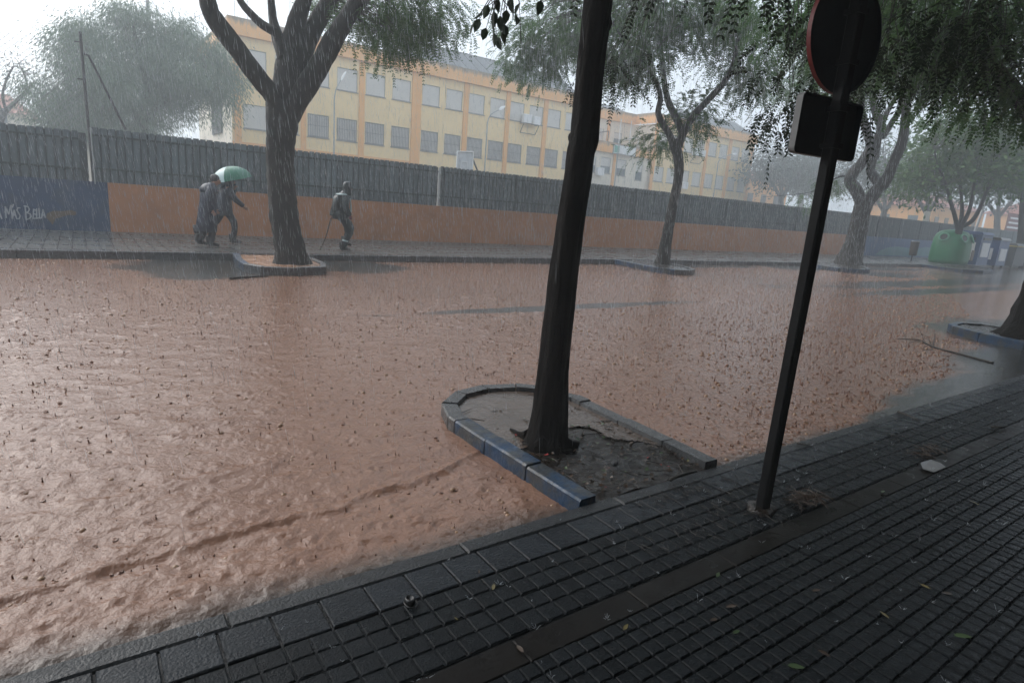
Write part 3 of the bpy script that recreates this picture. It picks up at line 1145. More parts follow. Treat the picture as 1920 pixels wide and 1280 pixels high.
def window_proto(kind, w, h):
    """origin at the lower left corner of the opening, on the face of the wall"""
    m_ = MB()
    n = 9
    for i in range(n):                                     # shutter laths
        z0, z1 = h * i / n, h * (i + 1) / n
        if kind == 'half' and i < 4:
            continue
        m_.add([(0.03, 0.09, z0), (w - 0.03, 0.09, z0), (w - 0.03, 0.075, z1), (0.03, 0.075, z1)], [(0, 1, 2, 3)])
    if kind == 'half':
        m_.add([(0.03, 0.11, 0.02), (w - 0.03, 0.11, 0.02), (w - 0.03, 0.11, h * 4 / n), (0.03, 0.11, h * 4 / n)], [(0, 1, 2, 3)], 1)
    root = m_.build('window', [M['shutter'], M['win_glass']], school, local=True)
    f = MB()
    for a, b, c, d in ((0, w, 0, 0.05), (0, w, h - 0.05, h), (0, 0.045, 0.05, h - 0.05), (w - 0.045, w, 0.05, h - 0.05)):
        f.box(a, b, 0.06, 0.10, c, d)
    f.build('frame', M['grey_metal'], root, local=True)
    s = MB()
    s.box(-0.06, w + 0.06, -0.06, 0.06, -0.07, -0.003)
    s.build('sill', M['sill'], root, local=True)
    if kind == 'bars':
        g_ = MB()
        nb = 12
        for i in range(nb):
            xx = 0.06 + (w - 0.12) * i / (nb - 1)
            g_.box(xx - 0.016, xx + 0.016, -0.05, -0.02, 0.02, h - 0.02)
        for z in (0.05, h * 0.5, h - 0.08):
            g_.box(0.02, w - 0.02, -0.02, -0.002, z, z + 0.03)
        g_.build('grille', M['grille'], root, local=True)
    return root


protos = {}


def window(kind, x0, x1, z0, z1, Y):
    key = (kind, round(x1 - x0, 2), round(z1 - z0, 2))
    loc = (x0 - origin(school)[0], Y - BY, z0 - BZ)
    if key not in protos:
        protos[key] = window_proto(kind, x1 - x0, z1 - z0)
        protos[key].location = loc
        return
    p = protos[key]
    o = inst(p, school, loc)
    for ch in list(p.children):
        inst(ch, o)


PIL = [9.37, 13.82, 18.22, 22.81, 27.42, 31.72, 35.97, 40.3]
PW = [0.42, 0.36, 0.42, 0.82, 0.46, 0.43, 0.45, 0.45]
main_u, main_g = [], []
for i in range(7):
    a = PIL[i] + PW[i] / 2
    b = PIL[i + 1] - PW[i + 1] / 2
    mid = (a + b) / 2
    for lo_ in (mid - 0.30 - 1.57, mid + 0.30):
        main_u.append((lo_, lo_ + 1.57, 9.04, 10.61))
        main_g.append((lo_, lo_ + 1.57, 5.45, 7.05))
facade('front_wall', 9.0, 40.53, 4.0, 11.32, BY, main_u + main_g, M['cream'])
for i, h in enumerate(main_u):
    window('plain', *h, BY)
for i, h in enumerate(main_g):
    window('plain' if i < 2 else 'bars', *h, BY)
WPIL = [51.1, 55.45, 59.8, 64.05, 68.55]
wing_u, wing_g = [], []
for i in range(4):
    a, b = WPIL[i] + 0.22, WPIL[i + 1] - 0.22
    mid = (a + b) / 2
    for lo_ in (mid - 0.28 - 1.5, mid + 0.28):
        wing_u.append((lo_, lo_ + 1.5, 8.93, 10.47))
        wing_g.append((lo_, lo_ + 1.5, 5.36, 6.92))
facade('front_wall', 51.2, 68.8, 4.0, 11.2, BY, wing_u + wing_g, M['cream'])
for h in wing_u + wing_g:
    window('plain', *h, BY)
# recessed middle
RY = 50.4
mid_u = [(44.4, 46.6, 8.0, 10.35), (48.2, 49.4, 9.1, 10.2)]
facade('recessed_wall', 40.53, 51.2, 7.6, 11.32, RY, mid_u, M['cream_pale'])
window('half', *mid_u[1], RY)
mid_g = [(41.9, 43.1, 5.5, 7.0), (43.75, 45.15, 5.55, 7.1), (46.05, 47.4, 5.5, 7.1), (48.9, 49.9, 5.25, 7.2)]
facade('entrance_wall', 40.53, 51.2, 4.0, 7.66, BY + 0.25, mid_g, M['cream_pale'])
for h in mid_g:
    window('half', *h, BY + 0.25)
m_ = MB()
m_.box(44.45, 46.55, RY + 0.05, RY + 0.10, 8.0, 10.33)
m_.build('terrace_door', M['shutter'], school)
m_ = MB()
m_.box(40.60, 51.12, BY - 0.05, RY - 0.01, 7.6, 7.72)
m_.box(40.60, 51.12, BY - 0.06, BY + 0.08, 7.72, 8.62)
m_.build('balcony', M['balcony'], school)
m_ = MB()
m_.box(40.40, 40.53, BY + 0.02, RY + 0.02, 4.0, 11.3)
m_.box(51.205, 51.34, BY + 0.02, RY + 0.02, 4.0, 11.3)
m_.build('return_walls', M['cream_pale'], school)
# pilasters and trims
for x_, w_ in list(zip(PIL, PW)) + [(x_, 0.44) for x_ in WPIL]:
    m_ = MB()
    top = 11.318 if x_ < 45 else 11.19
    zb = 4.0
    m_.box(x_ - w_ / 2, x_ + w_ / 2, BY - 0.10, BY - 0.003, zb, top)
    if w_ > 0.7:
        m_.box(x_ - 0.03, x_ + 0.03, BY - 0.115, BY - 0.102, zb, top)
    m_.build('pilaster', M['orange_trim'], school)
for x0_, x1_ in ((45.4, 45.75),):
    m_ = MB()
    m_.box(x0_, x1_, BY + 0.14, BY + 0.247, 4.0, 7.58)
    m_.build('pilaster', M['orange_trim'], school)
    m_ = MB()
    m_.box(47.1, 47.45, RY - 0.10, RY - 0.004, 7.73, 11.3)
    m_.build('pilaster', M['orange_trim'], school)
m_ = MB()
m_.box(9.0, 22.4, BY - 0.05, BY - 0.004, 4.0, 4.5)
m_.build('base_band', M['orange_trim'], school)
m_ = MB()
m_.box(8.80, 40.62, BY - 0.32, BY + 0.15, 11.325, 12.40)
m_.build('roof_band', M['fascia'], school)
m_ = MB()
m_.box(40.62, 51.05, RY - 0.32, RY + 0.15, 11.325, 12.40)
m_.box(50.9, 51.04, BY + 0.16, RY - 0.33, 11.325, 12.40)
m_.build('roof_band', M['fascia'], school)
m_ = MB()
m_.box(51.06, 69.0, BY - 0.32, BY + 0.15, 11.205, 12.26)
m_.box(68.86, 69.0, BY + 0.16, BY + 13, 11.205, 12.26)
m_.build('roof_band', M['fascia'], school)
# body behind the sheets, roof deck, left gable end
m_ = MB()
m_.box(9.02, 40.38, BY + 0.16, BY + 14, 4.0, 11.30)
m_.box(40.39, 51.33, RY + 0.16, BY + 14, 4.0, 11.30)
m_.box(51.36, 68.78, BY + 0.16, BY + 14, 4.0, 11.18)
m_.build('rear_body', M['cream_pale'], school)
m_ = MB()
m_.box(8.82, 8.99, BY + 0.16, BY + 14, 11.325, 12.40)
m_.build('end_roof_band', M['fascia'], school)
m_ = MB()
m_.box(8.9, 9.01, BY + 3.5, BY + 7.0, 5.2, 7.9)
endw = m_.build('end_window', M['win_glass'], school)
m_ = MB()
for i in range(9):
    m_.box(8.86, 8.895, BY + 3.5 + i * 0.43, BY + 3.54 + i * 0.43, 5.2, 7.9)
for i in range(7):
    m_.box(8.84, 8.858, BY + 3.5, BY + 7.0, 5.25 + i * 0.43, 5.29 + i * 0.43)
m_.build('grille', M['grille'], endw)
m_ = MB()
m_.box(8.8, 9.015, BY + 3.2, BY + 7.3, 7.95, 8.5)
m_.build('end_lintel', M['orange_trim'], school)
# roof of dark panels leaning up behind the band


def panel_roof(x0, x1, y0, y1, z0, z1, n):
    dx = (x1 - x0) / n
    p = MB()
    p.add([(0.02, 0, 0), (dx - 0.04, 0, 0), (dx - 0.04, y1 - y0, z1 - z0), (0.02, y1 - y0, z1 - z0),
           (0.02, 0, -0.06), (dx - 0.04, 0, -0.06), (dx - 0.04, y1 - y0, z1 - z0 - 0.06), (0.02, y1 - y0, z1 - z0 - 0.06)],
          [(0, 1, 2, 3), (0, 4, 5, 1), (1, 5, 6, 2), (2, 6, 7, 3), (3, 7, 4, 0), (4, 7, 6, 5)])
    b = p.build('roof_panel', M['solar'], school, local=True)
    for i in range(n):
        o = b if i == 0 else inst(b, school)
        o.location = (x0 + i * dx - 38, y0 - BY, z0 - BZ)
    r = MB()
    for i in range(n + 1):
        r.box(x0 + i * dx - 0.03, x0 + i * dx + 0.01, y0 - 0.03, y0 + 0.02, z0 - 0.5, z0 + 0.05)
    r.tube([(x0, y1, z1 + 0.02), (x1, y1, z1 + 0.02)], 0.03, 6)
    r.build('panel_frame', M['grey_metal'], school)


panel_roof(22.3, 40.4, BY + 0.5, BY + 4.0, 12.45, 14.6, 16)
panel_roof(41.0, 51.0, RY + 0.5, RY + 3.0, 12.45, 13.4, 9)
panel_roof(57.0, 69.6, BY + 0.5, BY + 3.6, 12.3, 14.0, 10)
m_ = MB()
for a, b in (((20.6, BY + 0.6, 12.4), (21.6, BY + 3.8, 14.4)), ((20.7, BY + 0.8, 12.9), (22.3, BY + 0.8, 12.9)), ((21.5, BY + 3.6, 14.3), (22.4, BY + 3.6, 14.3)), ((20.6, BY + 0.6, 12.4), (20.6, BY + 0.6, 12.9))):
    m_.tube([a, b], 0.03, 6)
m_.build('roof_rail', M['grey_metal'], school)
for i, x_ in enumerate([9.4, 10.2, 13.0, 16.1, 19.5, 23.0, 29.4, 36.0, 44.0, 49.0, 62.0, 66.0, 68.0]):
    m_ = MB()
    y_ = (BY if not 41 < x_ < 51 else RY) + 0.3
    m_.tube([(x_, y_, 12.2), (x_, y_, 15.2 if x_ < 20 else 13.9)], 0.022, 6)
    m_.build('roof_mast', M['grey_metal'], school)
m_ = MB()
cx_, cz_ = 26.6, 12.5
m_.tube([(26.6, BY + 1.2, 12.5), (26.6, BY + 1.2, 15.2)], 0.03, 6)
m_.tube([(25.9, BY + 1.0, 13.2), (26.6, BY + 1.2, 14.6)], 0.02, 6)
m_.tube([(27.3, BY + 1.0, 13.2), (26.6, BY + 1.2, 14.6)], 0.02, 6)
m_.build('lightning_rod', M['grey_metal'], school)
# wall-hung air conditioners on brackets


def ac(x, z, Y, two=True):
    u = MB()
    u.bevbox(x, x + 0.85, Y - 0.55, Y - 0.15, z, z + 0.75, 0.03)
    o = u.build('air_conditioner', M['white_paint'], school)
    if two:
        u = MB()
        u.bevbox(x + 1.0, x + 1.7, Y - 0.75, Y - 0.25, z - 0.05, z + 0.65, 0.03)
        u.build('air_conditioner', M['white_paint'], school)
        b = MB()
        for dx in (-0.15, 1.55):
            b.tube([(x + dx, Y - 0.8, z - 0.08), (x + dx + 0.1, Y - 0.12, z - 0.85)], 0.03, 6)
            b.tube([(x + dx, Y - 0.8, z - 0.08), (x + dx, Y - 0.1, z - 0.08)], 0.03, 6)
        b.tube([(x - 0.15, Y - 0.8, z - 0.08), (x + 1.55, Y - 0.8, z - 0.08)], 0.03, 6)
        b.tube([(x - 0.05, Y - 0.12, z - 0.85), (x + 1.65, Y - 0.12, z - 0.85)], 0.03, 6)
        b.build('ac_bracket', M['dark_metal'], school)


ac(33.2, 8.95, BY)
ac(57.1, 8.7, BY)
ac(43.0, 5.25, BY + 0.25, False)
ac(55.9, 4.9, BY, False)
# sign over the entrance (print too small to read in the photograph)
m_ = MB()
m_.box(45.0, 48.1, BY - 0.16, BY - 0.065, 7.62, 8.40)
sg = m_.build('entrance_sign', M['white_paint'], school)
m_ = MB()
m_.box(45.05, 45.75, BY - 0.172, BY - 0.163, 7.67, 8.35)
m_.build('sign_emblem_field', M['teal_sign'], sg)
m_ = MB()
for a, b, c, d in ((44.92, 48.18, 7.54, 7.618), (44.92, 48.18, 8.402, 8.47), (44.92, 44.998, 7.62, 8.40), (48.102, 48.18, 7.62, 8.40)):
    m_.box(a, b, BY - 0.17, BY - 0.066, c, d)
m_.build('sign_frame', M['grey_metal'], sg)
# outside stair on the terrace
m_ = MB()
for a, b in (((41.4, RY - 0.6, 11.0), (44.6, RY - 0.6, 8.3)), ((41.4, RY - 0.6, 10.2), (44.6, RY - 0.6, 7.8)), ((44.6, RY - 0.6, 7.75), (44.6, RY - 0.6, 9.6)), ((44.6, RY - 0.6, 9.6), (46.8, RY - 0.6, 10.1)), ((46.8, RY - 0.6, 7.75), (46.8, RY - 0.6, 10.1))):
    m_.tube([a, b], 0.05, 6)
for i in range(8):
    m_.tube([(41.5 + i * 0.4, RY - 0.6, 10.1 - i * 0.3), (41.5 + i * 0.4, RY - 0.6, 10.9 - i * 0.33)], 0.02, 5)
m_.build('terrace_stair', M['dark_metal'], school)
for x_ in (45.7, 47.2, 48.5):
    m_ = MB()
    m_.tube([(x_, BY - 0.02, 8.6), (x_, BY - 0.02, 11.0)], 0.045, 8)
    m_.build('flag_pole', M['white_paint'], school)

# ------------------------------------------------------------------ yard: lamps, backboard, masts
LY = 44.0
for i, (hx, hy, ax, ay, lab) in enumerate([(640, 150, 627, 186, 'school yard lamp nearest the forked trunk, in front of an upper shutter'),
                                           (936, 206, 914, 230, 'school yard lamp just left of the wall hung air conditioners'),
                                           (1186, 260, 1160, 274, 'school yard lamp over the entrance sign'),
                                           (1374, 290, 1347, 304, 'school yard lamp at the right end of the school')]):
    h, a = aty(hx, hy, LY), aty(ax, ay, LY)
    t = thing('yard_lamp', lab, 'street lamp', (a[0], LY, 3.8), 'curved yard lamps in front of the school')
    m_ = MB()
    bend = a + (h - a) * 0.25 + np.array([0, 0, 0.35])
    path, ww = smooth_path([(a[0], LY, 3.8), (a[0], LY, a[2] - 0.6), a, bend, h], [0.06, 0.05, 0.045, 0.04, 0.035], 0.3)
    m_.tube(path, ww, 8)
    m_.build('pole', M['grey_metal'], t)
    m_ = MB()
    d = (h - bend) / np.linalg.norm(h - bend)
    rings = []
    for s_, w_ in ((-0.05, 0.05), (0.08, 0.15), (0.4, 0.17), (0.65, 0.06)):
        p = h + d * s_
        rings.append([(p[0], p[1] - w_, p[2] - w_ * 0.4), (p[0], p[1] + w_, p[2] - w_ * 0.4), (p[0], p[1] + w_ * 0.7, p[2] + w_ * 0.7), (p[0], p[1] - w_ * 0.7, p[2] + w_ * 0.7)])
    m_.loft(rings)
    m_.build('lamp_head', M['white_paint'], t)

BBY = 30.0
bb = thing('basketball_hoop', 'clear basketball backboard with white frame above the fence', 'backboard', (*aty(872, 330, BBY)[:2], 1.6))
tl, tr, bl, br = aty(857, 284, BBY), aty(887, 285, BBY), aty(855, 322, BBY), aty(885, 325, BBY)
m_ = MB()
dy = np.array([0, 0.03, 0])
m_.add([tl, tr, br, bl, tl + dy, tr + dy, br + dy, bl + dy], [(0, 1, 2, 3), (4, 7, 6, 5), (0, 4, 5, 1), (1, 5, 6, 2), (2, 6, 7, 3), (3, 7, 4, 0)])
M['acrylic'] = mat('cloudy_acrylic', (0.55, 0.58, 0.6), 0.25, 0.2, 3)
m_.build('backboard', M['acrylic'], bb)
m_ = MB()
for a, b in ((tl, tr), (tr, br), (br, bl), (bl, tl)):
    m_.tube([a - dy, b - dy], 0.035, 6)
ia, ib, ic, id_ = aty(864, 303, BBY), aty(876, 304, BBY), aty(875, 318, BBY), aty(863, 317, BBY)
for a, b in ((ia, ib), (ib, ic), (ic, id_), (id_, ia)):
    m_.tube([a - dy, b - dy], 0.02, 6)
m_.build('backboard_frame', M['white_paint'], bb)
m_ = MB()
q = aty(886, 297, BBY + 0.1)
m_.tube([q, (q[0] + 0.9, BBY + 0.6, 3.0), (q[0] + 1.2, BBY + 0.9, 1.6)], 0.05, 8)
m_.build('support_pole', M['dark_metal'], bb)

mp_ = aty(277, 60, 50.0)
mt = thing('lattice_mast', 'tall thin lighting mast with guy wires above the hazy pepper tree', 'mast', (mp_[0], 50.0, 4.0))
m_ = MB()
m_.tube([(mp_[0], 50, 4.0), (mp_[0], 50, mp_[2]), tuple(aty(276, -60, 50.0))], [0.16, 0.12, 0.09], 8)
m_.build('mast_tube', M['grey_metal'], mt)
for e in ((315, 48), (410, 10)):
    m_ = MB()
    m_.tube([aty(280, -5 if e[0] < 400 else 80, 50), aty(*e, 49.9)], 0.02, 5)
    m_.build('guy_wire', M['grey_metal'], mt)

# ------------------------------------------------------------------ trees


def limb_tube(mb_, P, W, n=12, rough=0.05, step=0.12, ridges=0):
    P, W = smooth_path(P, W, step)
    prev = None
    ph = RNG.random() * 6.28
    V, F = [], []
    for i, p in enumerate(P):
        t = P[min(i + 1, len(P) - 1)] - P[max(i - 1, 0)]
        t = t / (np.linalg.norm(t) + 1e-9)
        if prev is None:
            a = np.array([0, 0, 1.0]) if abs(t[2]) < 0.9 else np.array([1.0, 0, 0])
            u = np.cross(t, a)
        else:
            u = prev - t * (prev @ t)
        u /= np.linalg.norm(u) + 1e-9
        prev = u
        w = np.cross(t, u)
        for k_ in range(n):
            a = 2 * math.pi * k_ / n
            r = W[i] * (1 + rough * RNG.normal() * 0.6 + rough * 1.2 * math.sin(3 * a + ph + i * 0.25) + (ridges * math.sin(7 * a + 0.3 * math.sin(i * 0.35)) if ridges else 0))
            V.append(p + r * (math.cos(a) * u + math.sin(a) * w))
    for i in range(len(P) - 1):
        for k_ in range(n):
            F.append((i * n + k_, i * n + (k_ + 1) % n, (i + 1) * n + (k_ + 1) % n, (i + 1) * n + k_))
    F.append(tuple(range((len(P) - 1) * n, len(P) * n)))
    mb_.add(V, F)
    return P


def norm_rows(A):
    return A / (np.linalg.norm(A, axis=1, keepdims=True) + 1e-9)


def pinnate(P, D, L, pairs, ll, lw, rng):
    """compound leaves: n positions P, directions D, length L; diamond leaflets in pairs on a drooping stalk"""
    n = len(P)
    D = norm_rows(D)
    rv = rng.normal(size=(n, 3)) * 0.35 + np.array([0, 0, 1.0])
    S = norm_rows(np.cross(D, rv))
    Ls = L * (0.7 + 0.5 * rng.random((n, 1)))
    quads = []

    def pos(s):
        return P + D * Ls * s + np.array([0, 0, -0.45]) * Ls * s * s

    N = norm_rows(np.cross(S, D))
    # stalk
    a, b = pos(0.0), pos(1.0)
    m_ = pos(0.5)
    w = S * 0.0025
    quads.append(np.stack([a - w, a + w, m_ + w, m_ - w], 1))
    quads.append(np.stack([m_ - w, m_ + w, b + w * 0.6, b - w * 0.6], 1))
    for k_ in range(pairs):
        s = 0.22 + 0.76 * k_ / max(1, pairs - 1)
        p = pos(s)
        for sg_ in (-1, 1):
            dirv = norm_rows(S * sg_ * 0.85 + D * 0.45 + np.array([0, 0, -0.28]) + rng.normal(size=(n, 3)) * 0.13)
            ln = ll * (0.8 + 0.4 * rng.random((n, 1)))
            wd = norm_rows(np.cross(dirv, N + rng.normal(size=(n, 3)) * 0.2)) * lw
            mid = p + dirv * ln * 0.5
            quads.append(np.stack([p, mid + wd, p + dirv * ln, mid - wd], 1))
    V = np.concatenate(quads, 0).reshape(-1, 3)
    F = np.arange(len(V)).reshape(-1, 4)
    return V, F


def simple_leaves(P, D, ll, lw, rng):
    n = len(P)
    D = norm_rows(D)
    W_ = norm_rows(np.cross(D, rng.normal(size=(n, 3)))) * lw
    ln = ll * (0.7 + 0.6 * rng.random((n, 1)))
    mid = P + D * ln * 0.5
    V = np.stack([P, mid + W_, P + D * ln, mid - W_], 1).reshape(-1, 3)
    return V, np.arange(len(V)).reshape(-1, 4)


def crown(tree, blobs, limbs, lmat, nclump, per, cr, leaf, seed, twig_r=0.014, name='crown', droop=0.35):
    """blobs: list of (centre, (rx, ry, rz), weight); limbs: array of points twigs can start from"""
    rng = np.random.default_rng(seed)
    ws = np.array([b[2] for b in blobs], float)
    ws /= ws.sum()
    C_, tw = [], MB()
    for _ in range(nclump):
        b = blobs[rng.choice(len(blobs), p=ws)]
        d = rng.normal(size=3)
        d /= np.linalg.norm(d)
        C_.append(np.array(b[0]) + d * np.array(b[1]) * (rng.random() ** 0.45))
    C_ = np.array(C_)
    L_ = np.asarray(limbs)
    PP, DD = [], []
    for c in C_:
        q = L_[np.argmin(((L_ - c) ** 2).sum(1) + 0.8 * np.maximum(0, L_[:, 2] - c[2]) ** 2)]
        mid = (q + c) / 2 + rng.normal(size=3) * 0.06 * np.linalg.norm(c - q) + np.array([0, 0, 0.08 * np.linalg.norm(c - q)])
        ln = np.linalg.norm(c - q)
        tw.tube([q, mid, c], [twig_r * (0.7 + 0.25 * ln), twig_r * (0.45 + 0.15 * ln), twig_r * 0.3], 5, caps=False)
        k_ = max(4, int(per * (0.5 + rng.random())))
        o = rng.normal(size=(k_, 3)) * cr * np.array([1, 1, 0.7]) * 0.5
        PP.append(c + o)
        dd = norm_rows(o) * 0.7 + norm_rows((c - q)[None, :]) * 0.35 + rng.normal(size=(k_, 3)) * 0.35 + np.array([0, 0, -droop])
        DD.append(dd)
    P, D = np.concatenate(PP), np.concatenate(DD)
    if leaf[0] == 'pin':
        V, F = pinnate(P, D, leaf[1], leaf[2], leaf[3], leaf[4], rng)
    else:
        V, F = simple_leaves(P, D, leaf[1], leaf[2], rng)
    np_mesh(name, V, F, lmat, tree)
    tw.build('branches', M['twig'], tree, 'stuff' if name in ('low_sprout', 'hanging_sprays') else None)


def px_limb(base, pts, k0=1.0, k1=1.0):
    """limb from (px, py, width px[, k]) picture points; k is the relative distance"""
    P, W = [], []
    for i, q in enumerate(pts):
        k_ = q[3] if len(q) > 3 else k0 + (k1 - k0) * i / max(1, len(pts) - 1)
        p = atp(q[0], q[1], base, k_)
        P.append(p)
        W.append(q[2] / 2 * depth(p) / FPX * 0.9)
    return P, W


def extend(P, W, steps, rng):
    """carry a limb on past the picture, arching outwards and thinning"""
    P, W = list(P), list(W)
    d = P[-1] - P[-2]
    d /= np.linalg.norm(d)
    for s in range(steps):
        d = d + rng.normal(size=3) * 0.13 + np.array([0, 0, 0.05])
        d /= np.linalg.norm(d)
        P.append(P[-1] + d * 0.75)
        W.append(W[-1] * 0.74)
    return P, W


TR_RNG = np.random.default_rng(5)


def build_tree(label, base, limbs, bark, ext=0, n=14, group='trees along the street', name='street_tree', ridges=0.0, rough=0.05):
    t = thing(name, label, 'tree', (base[0], base[1], 0.0), group)
    m_ = MB()
    pts = []
    for i, l in enumerate(limbs):
        P, W = px_limb(base, l[0], *(l[1:3] if len(l) > 2 else (1.0, 1.0)))
        if i > 0 and ext:
            P, W = extend(P, W, ext, TR_RNG)
        Q = limb_tube(m_, P, W, n if i == 0 else max(8, n - 4), rough, 0.10, ridges)
        pts.append(Q[len(Q) // 3:])
    m_.build('trunk', bark, t, smooth=True)
    return t, np.concatenate(pts)


# T1: forked trunk left of the centre
b1 = (3.42, 12.95)
t1, l1 = build_tree('thick forked tree with five bare limbs between the walking people', b1, [
    ([(548, 503, 92), (547, 488, 74), (545, 470, 62), (538, 430, 58), (531, 380, 56), (526, 330, 54), (523, 290, 55), (527, 250, 60), (530, 215, 68), (532, 190, 62)],),
    ([(528, 240, 36), (513, 185, 38), (490, 155, 38), (470, 128, 38), (447, 95, 37), (425, 66, 38), (403, 35, 36), (391, 10, 34), (385, -40, 32)], 0.995, 0.97),
    ([(535, 215, 44), (533, 170, 46), (542, 120, 50), (548, 80, 44), (556, 40, 36), (570, 0, 30), (585, -50, 26)], 1.0, 1.02),
    ([(532, 110, 26), (522, 75, 26), (512, 40, 18), (508, 0, 14), (505, -40, 13)], 1.0, 1.04),
    ([(516, 60, 18), (490, 45, 17), (470, 26, 15), (452, 5, 14), (440, -20, 13)], 1.0, 1.02),
    ([(540, 175, 42), (560, 115, 42), (575, 75, 42), (596, 38, 36), (615, 5, 32), (635, -40, 28)], 1.0, 1.05),
    ([(540, 225, 40), (556, 192, 42), (580, 152, 42), (606, 112, 40), (625, 78, 40), (645, 45, 34), (664, 15, 34), (690, -20, 32)], 0.995, 0.98),
], M['bark'], 4, 18, ridges=0.035)
cz = []
crown(t1, [((3.4, 13.4, 7.8), (3.2, 2.6, 1.0), 2.2), (atp(700, 20, b1, 1.05), (1.0, 1.2, 0.35), 0.9), (atp(800, 40, b1, 1.05), (1.0, 1.2, 0.40), 0.8), (atp(740, 70, b1, 1.04), (0.6, 0.9, 0.25), 0.45), (atp(640, 10, b1, 1.1), (0.5, 0.9, 0.3), 0.3)],
      l1, M['leaf_light'], 150, 26, 0.55, ('pin', 0.26, 6, 0.055, 0.013), 31)

# T2: slender curved trunk
b2 = (15.7, 13.35)
t2, l2 = build_tree('slender curved tree with wide feathery crown behind the dark trunk', b2, [
    ([(1240, 502, 38), (1243, 485, 30), (1247, 460, 24), (1255, 420, 21), (1263, 380, 20), (1270, 345, 19), (1273, 310, 20), (1268, 280, 21), (1268, 262, 22)],),
    ([(1265, 280, 17), (1255, 252, 15), (1240, 228, 14), (1234, 208, 12), (1238, 190, 12), (1236, 170, 10), (1225, 145, 9), (1205, 115, 8), (1180, 90, 6)], 1.0, 0.95),
    ([(1272, 275, 16), (1278, 250, 15), (1268, 222, 15), (1255, 195, 14), (1247, 165, 12), (1243, 130, 10), (1238, 80, 9), (1230, 30, 7)], 1.0, 1.05),
    ([(1272, 275, 15), (1285, 245, 14), (1305, 212, 14), (1330, 185, 13), (1355, 158, 12), (1372, 130, 11), (1382, 90, 9), (1394, 40, 8), (1405, 0, 7)], 1.0, 1.0),
    ([(1372, 122, 6), (1400, 100, 5), (1430, 80, 4), (1452, 65, 3)], 1.0, 1.03),
], M['bark'], 3, 12)
crown(t2, [(atp(1180, 70, b2, 0.98), (2.2, 2.0, 0.8), 2.2), (atp(1260, 20, b2, 1.0), (2.4, 2.4, 1.0), 2.0), (atp(1040, 60, b2, 1.0), (1.5, 1.5, 0.9), 1.5), (atp(1000, 105, b2, 1.02), (0.8, 1.2, 0.5), 0.9),
           (atp(1380, 60, b2, 1.0), (1.3, 1.6, 1.0), 1.4), (atp(1420, 140, b2, 1.04), (0.5, 0.8, 0.5), 0.55), (atp(1160, 120, b2, 0.95), (1.0, 1.0, 0.4), 0.7), (atp(1300, 225, b2, 1.03), (0.4, 0.6, 0.5), 0.35),
           (atp(1240, 265, b2, 1.03), (0.35, 0.5, 0.4), 0.2), (atp(1200, -40, b2, 1.0), (4.0, 3.0, 1.2), 2.4)],
      l2, M['leaf_mid'], 250, 34, 0.72, ('pin', 0.32, 7, 0.08, 0.019), 32, droop=0.18)

# T3: thick three limbed trunk
b3 = (29.45, 13.9)
t3, l3 = build_tree('thick street tree with three rising limbs in front of the blue wall', b3, [
    ([(1588, 508, 66), (1592, 492, 52), (1598, 470, 42), (1606, 440, 36), (1613, 410, 34), (1620, 385, 34), (1624, 370, 34)],),
    ([(1618, 385, 26), (1607, 358, 24), (1594, 340, 22), (1600, 325, 22), (1618, 302, 20), (1632, 275, 19), (1626, 245, 17), (1616, 215, 16), (1612, 180, 14), (1608, 140, 12)], 1.0, 0.97),
    ([(1630, 300, 18), (1645, 260, 17), (1652, 240, 17), (1640, 205, 14), (1636, 170, 13), (1655, 130, 11), (1680, 90, 10), (1700, 50, 8)], 1.0, 1.05),
    ([(1622, 385, 26), (1644, 355, 24), (1660, 340, 22), (1678, 300, 20), (1692, 262, 19), (1700, 200, 16), (1706, 170, 14), (1712, 130, 12), (1730, 90, 10)], 1.0, 1.0),
    ([(1650, 345, 20), (1632, 320, 17), (1640, 290, 17), (1644, 265, 16)], 1.0, 1.0),
    ([(1655, 258, 12), (1672, 230, 11), (1688, 205, 11), (1693, 170, 10), (1696, 140, 9)], 1.0, 1.02),
    ([(1596, 335, 5), (1580, 330, 4), (1560, 338, 3), (1545, 350, 2)], 1.0, 0.98),
], M['bark'], 4, 16, ridges=0.03)
crown(t3, [(atp(1650, 60, b3), (4.0, 4.0, 2.4), 3), (atp(1760, 90, b3), (3.2, 3.2, 1.8), 2.2), (atp(1560, 130, b3, 1.02), (2.0, 2.4, 1.6), 1.2), (atp(1850, 60, b3), (3, 3, 2.5), 1.5)],
      l3, M['leaf_mid'], 190, 34, 1.0, ('pin', 0.45, 6, 0.12, 0.032), 33, droop=0.4)
crown(t3, [(atp(1520, 370, b3, 0.98), (0.35, 0.4, 0.4), 1), (atp(1560, 345, b3, 0.98), (0.4, 0.4, 0.3), 1)],
      np.array([atp(1545, 350, b3, 0.98)]), M['leaf_light'], 8, 12, 0.5, ('pin', 0.4, 6, 0.11, 0.026), 34, name='low_sprout', droop=0.5)

